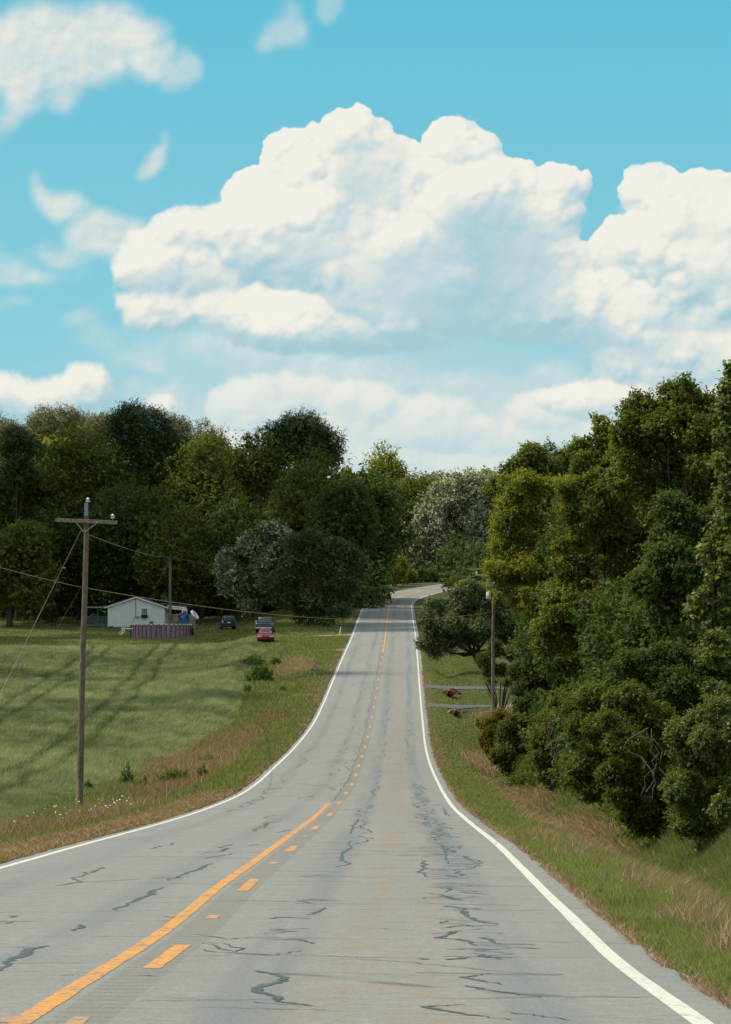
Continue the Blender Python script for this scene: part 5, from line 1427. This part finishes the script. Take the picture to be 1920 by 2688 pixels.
# things around the pool
sx0 = at(483, 1636, 364)[0]; sz0 = pz_b + ph + .05
sd = 369.5
def S(px, py): p = at(px, py, sd); return Vector((p[0] - sx0, 0, p[2] - sz0))
Sl = empty("pool_slide", (sx0, sd, sz0)); tag(Sl, "inflatable blue pool slide with red side tubes and white hoops on the pool's right side", "pool slide")
BLUEV, REDV, WHV = plain("blue_vinyl", (.010, .15, .36), .25, spec=.6), plain("red_vinyl", (.42, .045, .05), .3, spec=.6), plain("white_vinyl", (.72, .74, .76), .3, spec=.5)
mb = MB()
for k_, y_ in enumerate((-.42, -.14, .14, .42)):
    mb.tube([S(471, 1619) + Vector((0, y_, 0)), S(477, 1624) + Vector((0, y_, 0)), S(484, 1621) + Vector((0, y_, 0)), S(490, 1613) + Vector((0, y_, 0)), S(492, 1608) + Vector((0, y_, 0))], [.17, .24, .26, .24, .16], 10)
    mb.tube([S(474, 1625) + Vector((0, y_, 0)), S(478, 1632) + Vector((0, y_, 0)), S(490, 1634) + Vector((0, y_, 0)), S(494, 1630) + Vector((0, y_, 0)), S(492, 1615) + Vector((0, y_, 0))], [.16, .2, .2, .16, .16], 10)
    mb.tube([S(481, 1626) + Vector((0, y_, 0)), S(488, 1626) + Vector((0, y_, 0))], [.3, .3], 10)
mb.build("slide_body", BLUEV, Sl, True)
for y_ in (-.62, .62):
    mb = MB(); mb.tube([S(466, 1617) + Vector((0, y_, 0)), S(474, 1613) + Vector((0, y_, 0)), S(483, 1609) + Vector((0, y_, 0)), S(490, 1604) + Vector((0, y_, 0))], [.10, .13, .13, .09], 10); mb.build("side_tube", REDV, Sl, True)
for q in (482, 488.5):
    mb = MB(); mb.tube([S(q - 2.6, 1608), S(q - 2.3, 1600), S(q, 1596.5), S(q + 2.3, 1600), S(q + 2.2, 1607)], .06, 8); mb.build("hoop", WHV, Sl, True)
mb = MB()
rc = V3(511.5, 1614.5, 386)
for i in range(28):
    pass
maj, mi, NN, MM = .55, .17, 28, 12
vs, fs = [], []
for i in range(NN):
    for j in range(MM):
        a0, b0 = 2 * math.pi * i / NN, 2 * math.pi * j / MM
        vs.append(((maj + mi * math.cos(b0)) * math.cos(a0), (maj + mi * math.cos(b0)) * math.sin(a0), mi * math.sin(b0)))
        fs.append((i * MM + j, i * MM + (j + 1) % MM, ((i + 1) % NN) * MM + (j + 1) % MM, ((i + 1) % NN) * MM + j))
ring = link_mesh("swim_ring", vs, fs, WHV, None, True); ring.location = rc; ring.rotation_euler = (math.radians(12), math.radians(52), 0)
tag(ring, "white swim ring leaning over the right end of the deck railing", "swim ring")
# patio chair on the deck
cx0 = at(458, 1638, 389)[0]
Ch = empty("patio_chair", (cx0, 389.2, gz + zt)); tag(Ch, "tan slatted chair on the deck between the house pole and the blue slide", "chair")
mb = MB(); mb.box(-.3, .3, -.28, .28, .38, .43); mb.build("seat", PALEWOOD, Ch)
mb = MB(); mb.box(-.3, .3, .24, .28, .8, .86)
for q in range(5): mb.box(-.28 + q * .125, -.22 + q * .125, .245, .275, .43, .8)
mb.build("backrest", PALEWOOD, Ch)
for q in (-.3, .25):
    for y_ in (-.28, .23):
        mb = MB(); mb.box(q, q + .05, y_, y_ + .05, 0, .38); mb.build("leg", PALEWOOD, Ch)
# white tubular frame left of the pool
lx = at(318, 1666, 358)[0]; lz = at(318, 1666, 358)[2]
La = empty("pool_ladder", (lx, 358, lz)); tag(La, "white tubular ladder with a small wheel on the lawn left of the pool", "ladder")
def Q(px, py, y_=0): p = at(px, py, 358); return Vector((p[0] - lx, y_, p[2] - lz))
mb = MB()
for y_ in (-.2, .2):
    mb.tube([Q(321, 1666, y_), Q(323, 1650, y_), Q(326, 1647, y_)], .035, 6); mb.tube([Q(327, 1659, y_), Q(327, 1650, y_)], .035, 6)
mb.tube([Q(317, 1650), Q(349, 1651)], .05, 6); mb.tube([Q(315, 1662), Q(328, 1660)], .035, 6); mb.tube([Q(318, 1655), Q(329, 1655)], .035, 6)
mb.build("frame", WTRIM, La)
mb = MB(); c = Q(316, 1662)
mb.tube([c + Vector((math.cos(i * math.pi / 7) * .17, -.02, math.sin(i * math.pi / 7) * .17)) for i in range(15)], .028, 6); mb.build("wheel", WTRIM, La)
bw = empty("water_bowl", (at(292, 1647, 398)[0], 398.5, float(ground_z(at(292, 1647, 398)[0], 398.5)))); tag(bw, "small blue tub on the lawn at the left corner of the white house", "tub")
mb = MB(); mb.lathe([(.22, 0), (.34, .30), (.31, .30), (.2, .06)], (0, 0, 0), 16); mb.build("bowl", BLUEV, bw, True)
bx_ = empty("wooden_box", (at(401, 1636, 372)[0], 369.7, pz_b + ph + .06)); tag(bx_, "brown box standing on the far rim of the pool", "box")
mb = MB(); mb.box(-.2, .2, -.15, .15, 0, .34); mb.build("box_body", plain("brown_box", (.14, .09, .07), .8), bx_, bevel=.015)
mb = MB(); mb.box(-.22, .22, -.17, .17, .34, .38); mb.build("lid", PALEWOOD, bx_)
pm = empty("pool_pump", (at(501, 1662, 372)[0], 372, float(ground_z(at(501, 1662, 372)[0], 372)))); tag(pm, "black pool filter drum beside the right side of the pool", "pool filter")
mb = MB(); mb.lathe([(.30, 0), (.36, .06), (.38, .8), (.30, .95), (.1, 1.0)], (0, 0, 0), 18); mb.build("drum", DARKM, pm, True)
mb = MB(); mb.tube([(-.3, 0, .5), (-.8, 0, .45), (-1.0, 0, .9)], .05, 8); mb.build("hose", GALV, pm)

# ------------------------------------------------------------------ cars
def paintm(name, col): return plain(name, col, .28, 0, .05, spec=.5, coat=.25)
TYRE, RIM, CHROME = plain("tyre_rubber", (.02, .02, .02), .85), plain("wheel_metal", (.35, .35, .36), .4, .6), plain("chrome_trim", (.5, .5, .5), .25, .8)
LAMP, TAIL, GLASS_T = plain("headlamp_lens", (.66, .62, .58), .15, spec=.8), plain("tail_lamp_lens", (.30, .02, .02), .2, spec=.7), plain("car_glass", (.025, .045, .055), .06, spec=1.0)
TEALG = plain("blue_reflecting_glass", (.03, .12, .15), .06, spec=1.0)
def loft(stations, name, mat, parent, n=4):
    """stations: (y, half width bottom, half width belt, half width top, z bottom, z belt, z top)"""
    vs, fs = [], []
    for y, wb, wm, wt, zb, zm, zt in stations:
        half = [(wb * .86, zb), (wb, zb + .10), (wm, zm * .62 + zb * .38), (wm * .985, zm), (wt, zt), (wt * .55, zt + .015)]
        vs += [(x, y, z) for x, z in half] + [(-x, y, z) for x, z in half[::-1]]
    m_ = 12
    for i in range(len(stations) - 1):
        for j in range(m_): fs.append((i * m_ + j, i * m_ + (j + 1) % m_, (i + 1) * m_ + (j + 1) % m_, (i + 1) * m_ + j))
    fs.append(tuple(range(m_))[::-1]); fs.append(tuple(range((len(stations) - 1) * m_, len(stations) * m_)))
    o_ = link_mesh(name, vs, fs, mat, parent, True)
    return o_
def wheels(o, xs, ys, r, w=.2):
    for x in xs:
        for y in ys:
            s = 1 if x > 0 else -1
            mb = MB(); mb.lathe([(r * .62, -w / 2), (r * .95, -w / 2), (r, -w * .3), (r, w * .3), (r * .95, w / 2), (r * .62, w / 2)], (0, 0, 0), 22, 'x')
            wo = mb.build("wheel", TYRE, o, True); wo.location = (x, y, r)
            mb = MB(); mb.lathe([(r * .6, -.02), (r * .55, .01), (r * .2, .03), (.02, .03)] if s > 0 else [(.02, -.03), (r * .2, -.03), (r * .55, -.01), (r * .6, .02)], (s * w * .42, 0, 0), 16, 'x')
            mb.build("rim", RIM, wo, True)
def car_at(name, label, px, d, rz):
    X = at(px, 1690, d)[0]; y0 = d
    z = max(float(ground_z(X + a, d + b)) for a in (-.8, .8) for b in (-1.8, 1.8))
    o = empty(name, (X, d, z - .03), rz); tag(o, label, "car" if name != "pickup_truck" else "truck")
    return o
def quad_part(name, pts, mat, parent):
    c = sum((Vector(p) for p in pts), Vector()) / 4
    vs = [Vector(p) for p in pts]; n = (vs[1] - vs[0]).cross(vs[3] - vs[0]).normalized() * .012
    v2 = [p + n for p in vs] + [p - n for p in vs]
    return link_mesh(name, v2, [(0,1,2,3),(7,6,5,4),(0,4,5,1),(1,5,6,2),(2,6,7,3),(3,7,4,0)], mat, parent)
# red sedan, nose toward the road's near end (faces the camera): local -y is the front
R_ = plain("maroon_car_paint", (.15, .006, .014), .5, 0, .05, spec=.25)
c = car_at("parked_car", "maroon sedan facing the camera on the lawn", 697, 317, math.radians(3))
loft([(-2.30,.62,.66,.55,.30,.50,.55),(-2.20,.80,.84,.72,.22,.58,.68),(-1.9,.86,.89,.76,.20,.66,.78),(-1.0,.88,.90,.78,.20,.76,.93),(0,.88,.91,.82,.20,.80,.96),(1.2,.88,.90,.80,.20,.82,.98),(2.0,.86,.88,.76,.22,.82,1.0),(2.35,.78,.80,.66,.30,.80,.96)], "body", R_, c)
loft([(-.95,.74,.74,.72,.88,.92,.95),(-.30,.76,.72,.60,.90,1.10,1.34),(.1,.76,.71,.58,.90,1.12,1.42),(.9,.75,.70,.57,.90,1.12,1.42),(1.35,.73,.68,.56,.92,1.10,1.33),(1.9,.70,.68,.66,.92,.97,1.0)], "cabin", R_, c)
quad_part("windscreen", [(-.70,-.93,.98),(.70,-.93,.98),(.57,-.26,1.34),(-.57,-.26,1.34)], TEALG, c)
quad_part("rear_window", [(.62,1.88,1.03),(-.62,1.88,1.03),(-.53,1.38,1.33),(.53,1.38,1.33)], GLASS_T, c)
for s in (-1, 1):
    quad_part("side_window", [(s*.735,-.55,1.0),(s*.735,1.4,1.0),(s*.615,1.1,1.32),(s*.615,-.12,1.33)][::s], GLASS_T, c)
    mb = MB(); mb.prism([(s*.36,.60),(s*.80,.60),(s*.82,.70),(s*.44,.70)], 'y', -2.27, -2.10); mb.build("headlight", LAMP, c, bevel=.02)
    mb = MB(); mb.box(s*.98-.10, s*.98+.10, -.78, -.66, .94, 1.07); mb.build("mirror", R_, c, bevel=.03)
mb = MB(); mb.box(-.30, .30, -2.285, -2.22, .60, .67); mb.build("grille", DARKM, c)
mb = MB(); mb.box(-.72, .72, -2.36, -2.24, .33, .40); mb.build("bumper_strip", plain("dark_maroon", (.06,.008,.014), .5), c, bevel=.02)
mb = MB(); mb.lathe([(.05, -2.30), (.05, -2.28)], (0, 0, .68), 12, 'y'); mb.build("badge", CHROME, c)
wheels(c, (-.80, .80), (-1.45, 1.35), .31)
# blue green pickup seen from behind
G_ = paintm("blue_green_truck_paint", (.020, .075, .085))
c = car_at("pickup_truck", "blue green pickup seen from behind, parked behind the maroon sedan", 697, 345, math.radians(-2))
loft([(-2.7,.90,.94,.88,.55,.85,1.02),(-2.6,.94,.97,.92,.48,.95,1.12),(-.6,.95,.98,.92,.46,.98,1.14),(.9,.95,.98,.90,.46,.98,1.14),(2.2,.94,.96,.84,.46,.98,1.12),(2.7,.86,.90,.76,.55,.90,1.02)], "body", G_, c)
loft([(-.75,.84,.80,.70,1.10,1.35,1.74),(-.6,.86,.82,.70,1.10,1.38,1.80),(.5,.86,.82,.70,1.10,1.38,1.82),(.95,.86,.82,.68,1.10,1.38,1.72),(1.5,.86,.86,.84,1.06,1.12,1.16)], "cabin", G_, c)
quad_part("rear_window", [(.70,-.80,1.26),(-.70,-.80,1.26),(-.64,-.76,1.66),(.64,-.76,1.66)][::-1], GLASS_T, c)
mb = MB(); mb.box(-.78, .78, -2.74, -2.69, .72, 1.10); tg = mb.build("tailgate", G_, c, bevel=.02)
mb = MB(); mb.box(-.16, .16, -2.76, -2.742, .96, 1.0); mb.build("handle", DARKM, tg)
mb = MB(); mb.box(-.92, .92, -2.92, -2.72, .50, .66); bp = mb.build("bumper", CHROME, c, bevel=.03)
mb = MB(); mb.box(-.16, .16, -2.94, -2.922, .50, .65); mb.build("licence_plate", WTRIM, bp)
for s in (-1, 1):
    mb = MB(); mb.box(s*.87-.07, s*.87+.07, -2.74, -2.60, .76, 1.04); mb.build("tail_light", TAIL, c, bevel=.02)
    mb = MB(); mb.box(s*1.10-.12, s*1.10+.12, .62, .74, 1.18, 1.44); mb.build("mirror", CHROME if s < 0 else G_, c, bevel=.03)
    quad_part("side_window", [(s*.835,-.5,1.24),(s*.835,1.0,1.24),(s*.74,.72,1.68),(s*.74,-.45,1.70)][::s], GLASS_T, c)
wheels(c, (-.84, .84), (-1.75, 1.75), .38, .24)
# dark SUV
B_ = paintm("black_blue_paint", (.014, .017, .028))
c = car_at("parked_suv", "dark blue SUV seen from behind, left of the pickup under the trees", 597, 386, math.radians(8))
loft([(-2.3,.80,.84,.78,.45,.75,.90),(-2.2,.88,.92,.84,.38,.85,1.02),(0,.92,.95,.88,.34,.92,1.08),(1.6,.91,.94,.84,.34,.92,1.06),(2.3,.82,.86,.72,.42,.80,.92)], "body", B_, c)
loft([(-2.22,.84,.82,.74,1.0,1.2,1.30),(-1.95,.86,.82,.70,1.02,1.3,1.66),(-1.2,.86,.82,.70,1.02,1.3,1.74),(.3,.86,.82,.70,1.02,1.3,1.72),(1.2,.84,.82,.78,1.02,1.08,1.14)], "cabin", B_, c)
quad_part("rear_window", [(.68,-2.27,1.14),(-.68,-2.27,1.14),(-.62,-2.03,1.58),(.62,-2.03,1.58)][::-1], GLASS_T, c)
mb = MB(); mb.box(-.20, .20, -2.32, -2.295, .80, .96); mb.build("licence_plate", WTRIM, c)
mb = MB(); mb.box(-.82, .82, -2.40, -2.26, .46, .58); mb.build("bumper", plain("grey_bumper", (.10,.10,.11), .5), c, bevel=.03)
for s in (-1, 1):
    mb = MB(); mb.box(s*.80-.07, s*.80+.07, -2.34, -2.15, .82, 1.12); mb.build("tail_light", TAIL if s > 0 else LAMP, c, bevel=.02)
    mb = MB(); mb.box(s*1.02-.10, s*1.02+.10, .70, .82, 1.08, 1.26); mb.build("mirror", B_, c, bevel=.03)
    quad_part("side_window", [(s*.84,-1.9,1.14),(s*.84,.9,1.14),(s*.735,.3,1.60),(s*.735,-1.7,1.62)][::s], GLASS_T, c)
wheels(c, (-.80, .80), (-1.4, 1.45), .36, .23)

# ------------------------------------------------------------------ mailboxes, posts, signs, culverts
def mailbox(label, px, py, d, body, post, lean=0.0, numerals=False, flag=True):
    X = at(px, py, d)[0]; gz = float(ground_z(X, d)); zt = at(px, py, d)[2] - gz
    o = empty("mailbox", (X, d, gz)); tag(o, label, "mailbox", "roadside mailboxes")
    zb = max(.55, zt - .12)
    mb = MB(); mb.tube([(-lean, 0, -.3), (0, 0, zb)], .05, 6); mb.build("post", post, o)
    mb = MB(); prof = [(-.11, zb), (.11, zb)] + [(.11 * math.cos(q), zb + .13 + .10 * math.sin(q)) for q in np.linspace(0, math.pi, 9)]
    mb.prism(prof, 'x', -.27, .27); b = mb.build("box", body, o)
    mb = MB(); mb.prism([(p[0] * .96, p[1]) for p in prof], 'x', .272, .285); mb.build("door", plain("mailbox_door", (.10, .12, .13), .5), o)
    if flag: mb = MB(); mb.box(.05, .19, -.125, -.115, zb + .16, zb + .24); mb.build("flag", plain("mailbox_flag", (.35, .12, .10), .5) if not numerals else GALV, o)
    if numerals:
        for q in (-.13, -.03, .07): mb = MB(); mb.box(q, q + .06, -.118, -.112, zb + .05, zb + .12); mb.build("numeral_sticker", GALV, b)
    return o
mailbox("blue grey mailbox on a thin pale post in the left verge grass", 827, 1757, 250, plain("mailbox_blue_grey", (.055, .10, .12), .5), plain("pale_post", (.45, .42, .38), .8), lean=-.06, numerals=True)
mailbox("black mailbox on a leaning white post where the second dirt track leaves the road", 895, 1641, 338, plain("mailbox_black", (.02, .02, .028), .5), WTRIM, lean=.16)
mailbox("black mailbox at the corner of the side road near the bend", 928, 1580, 446, plain("mailbox_black", (.02, .02, .028), .5), plain("dark_post", (.05, .035, .03), .8))
def post(name, label, px, ytop, d, r, mat, cat="post", cap=None, group=None):
    X = at(px, 1690, d)[0]; gz = float(ground_z(X, d)); zt = at(px, ytop, d)[2] - gz
    o = empty(name, (X, d, gz)); tag(o, label, cat, group)
    mb = MB(); mb.box(-r, r, -r, r, -.3, max(.3, zt)); mb.build("post_body", mat, o, bevel=.01)
    mb = MB(); mb.box(-r * 1.25, r * 1.25, -r * 1.25, r * 1.25, max(.3, zt), max(.3, zt) + .04); mb.build("cap", cap or mat, o, bevel=.005)
    return o
post("marker_post", "white marker post on the far corner of the side road junction", 940.5, 1563, 470, .09, WTRIM)
post("stub_post", "short grey post among dead grass on the left verge", 594, 1969, 158, .06, GALV)
post("utility_box", "white utility pedestal in front of the second crossarm pole", 1281.5, 1870, 188, .125, plain("pedestal_enamel", (.58, .64, .60), .5), "utility box", WTRIM)
post("marker_post", "dark marker post at the far end of the visible road", 1167, 1531, 506, .08, DARKM, cap=WTRIM)
# warning sign half hidden by the leaning tree
d = 428; X = at(1128, 1575, d)[0]; gz = float(ground_z(X, d)); zc = at(1128, 1573, d)[2] - gz
o = empty("warning_sign", (X, d, gz)); tag(o, "orange yellow diamond warning sign half hidden by the leaning tree", "road sign")
mb = MB(); mb.tube([(0, .03, -.4), (0, .03, zc + .3)], .035, 6); mb.build("post", GALV, o)
mb = MB(); h_ = .66; mb.prism([(0, zc - h_), (h_, zc), (0, zc + h_), (-h_, zc)], 'y', -.012, -.002); pn = mb.build("panel", plain("sign_yellow", (.72, .33, .03), .5), o)
mb = MB(); mb.prism([(-.16, zc - .3), (-.04, zc - .3), (-.04, zc - .02), (.10, zc + .08), (.10, zc - .02), (.30, zc + .14), (.10, zc + .30), (.10, zc + .20), (-.16, zc + .06)], 'y', -.018, -.0125); mb.build("arrow", DARKM, pn)
# culvert mouths with broken stone round them
CONC, STONE, HOLE = plain("culvert_concrete", (.23, .15, .115), .9, var=.3), plain("red_rubble", (.27, .125, .085), .95, var=.35, scale=4), plain("bore_shade_black", (.01, .008, .007), .9)
for lb, px, py, d, sc, mt in (("round concrete culvert mouth capped with red rubble below the upper driveway", 1182, 1822, 232.0, .8, STONE), ("low culvert mouth under grey stones beside the lower driveway", 1198, 1873, 208.6, .55, CONC)):
    X = at(px, py, d)[0]; z = at(px, py, d)[2]
    o = empty("culvert", (X, d, z)); tag(o, lb, "culvert", None)
    mb = MB(); N_ = 24
    r1_, r2_ = .30 * sc, .37 * sc
    ring_ = []
    for yy in (-.4, 1.6):
        for rr in (r1_, r2_): ring_ += [(rr * math.cos(2 * math.pi * i / N_), yy, rr * math.sin(2 * math.pi * i / N_)) for i in range(N_)]
    fs = []
    for i in range(N_):
        j = (i + 1) % N_
        fs += [(i, j, N_ + j, N_ + i), (i, 2 * N_ + i, 2 * N_ + j, j), (N_ + i, N_ + j, 3 * N_ + j, 3 * N_ + i)]
    mb.add(ring_, fs); mb.build("pipe", CONC, o, True)
    mb = MB(); mb.lathe([(r1_ - .01, .1), (r1_ - .01, .2)], (0, 0, 0), 20, 'y'); mb.build("dark_bore", HOLE, o)  # black plug in the pipe, its colour stands in for the shade inside
    mb = MB()
    for i in range(46 if sc == .8 else 14):
        a0 = random.gauss(0, .5 * sc); z_ = .26 * sc - abs(a0) * .16 + random.uniform(-.05, .08); s_ = random.uniform(.05, .13)
        q = Matrix.Rotation(random.uniform(0, 3), 3, Vector(unit(1)[0]))
        mb.box(a0 - s_ * 1.4, a0 + s_ * 1.4, random.uniform(-.35, .1), random.uniform(.15, .35), z_ - s_ * .5, z_ + s_ * .5, q if i % 3 else None, (a0, 0, z_))
    tag(mb.build("rubble", mt, o), kind='stuff')
# bits in the yard
tx = at(777, 1650, 352)[0]
o = empty("garden_heap", (tx, 352, float(ground_z(tx, 352)))); tag(o, "low heap of reddish clutter on the lawn right of the pickup", "clutter")
mb = MB()
for i in range(9):
    a0 = random.uniform(-.9, .9); s_ = random.uniform(.12, .3); mb.box(a0 - s_, a0 + s_, -s_, s_, 0, s_ * 1.1, Matrix.Rotation(random.uniform(-.4, .4), 3, 'Y'), (a0, 0, 0))
tag(mb.build("heap", plain("rusty_red", (.22, .06, .045), .8), o), kind="stuff")
mb = MB(); mb.box(-1.0, -.6, -.3, .1, 0, .12); mb.build("pale_board", WTRIM, o)
# ------------------------------------------------------------------ unseen clouds above the frame, placed to shade the wood and the upper field
m, T = mat_new("cloud_white")
df = T.n('ShaderNodeBsdfDiffuse'); df.inputs[0].default_value = (.85, .86, .87, 1); out(T, df.outputs[0])
def shade_cloud(label, cx, cd, rx, rd, n, alt=500.0):
    k_ = alt / sun_dir.z
    off = sun_dir * k_
    o = empty("cloud", (cx + off.x, cd + off.y, alt + 10)); tag(o, label, "cloud")
    vs, fs = [], []
    base = []
    NN, MM = 14, 9
    P_, B = [], 0
    for _ in range(n):
        a = random.uniform(0, 2 * math.pi); q = math.sqrt(random.random())
        r = random.uniform(.12, .24) * min(rx, rd) * (1.15 - .5 * q)
        c = np.array([math.cos(a) * q * rx, math.sin(a) * q * rd, random.uniform(-.1, .5) * r])
        th, ph = np.meshgrid(np.linspace(0, 2 * math.pi, NN, endpoint=False), np.linspace(0, math.pi, MM))
        X_, Y_, Z_ = np.cos(th) * np.sin(ph), np.sin(th) * np.sin(ph), np.cos(ph)
        disp = 1 + .35 * fbm(X_ * 2 + c[0], Y_ * 2 + c[1] + Z_, 1.0, 3, 8)
        V = np.stack([X_ * r * disp + c[0], Y_ * r * disp + c[1], Z_ * r * .55 * disp + c[2]], -1).reshape(-1, 3)
        b = len(vs); vs += [tuple(v) for v in V]
        for i in range(MM - 1):
            for j in range(NN): fs.append((b + i * NN + j, b + i * NN + (j + 1) % NN, b + (i + 1) * NN + (j + 1) % NN, b + (i + 1) * NN + j))
    c_ = link_mesh("cloud_body", vs, fs, m, o, True)
    return o
shade_cloud("wide unseen cloud above the frame, placed to shade the left wood", -26, 390, 56, 50, 50)
shade_cloud("small unseen cloud above the frame, placed to shade the upper grain field", -34, 248, 24, 40, 20)
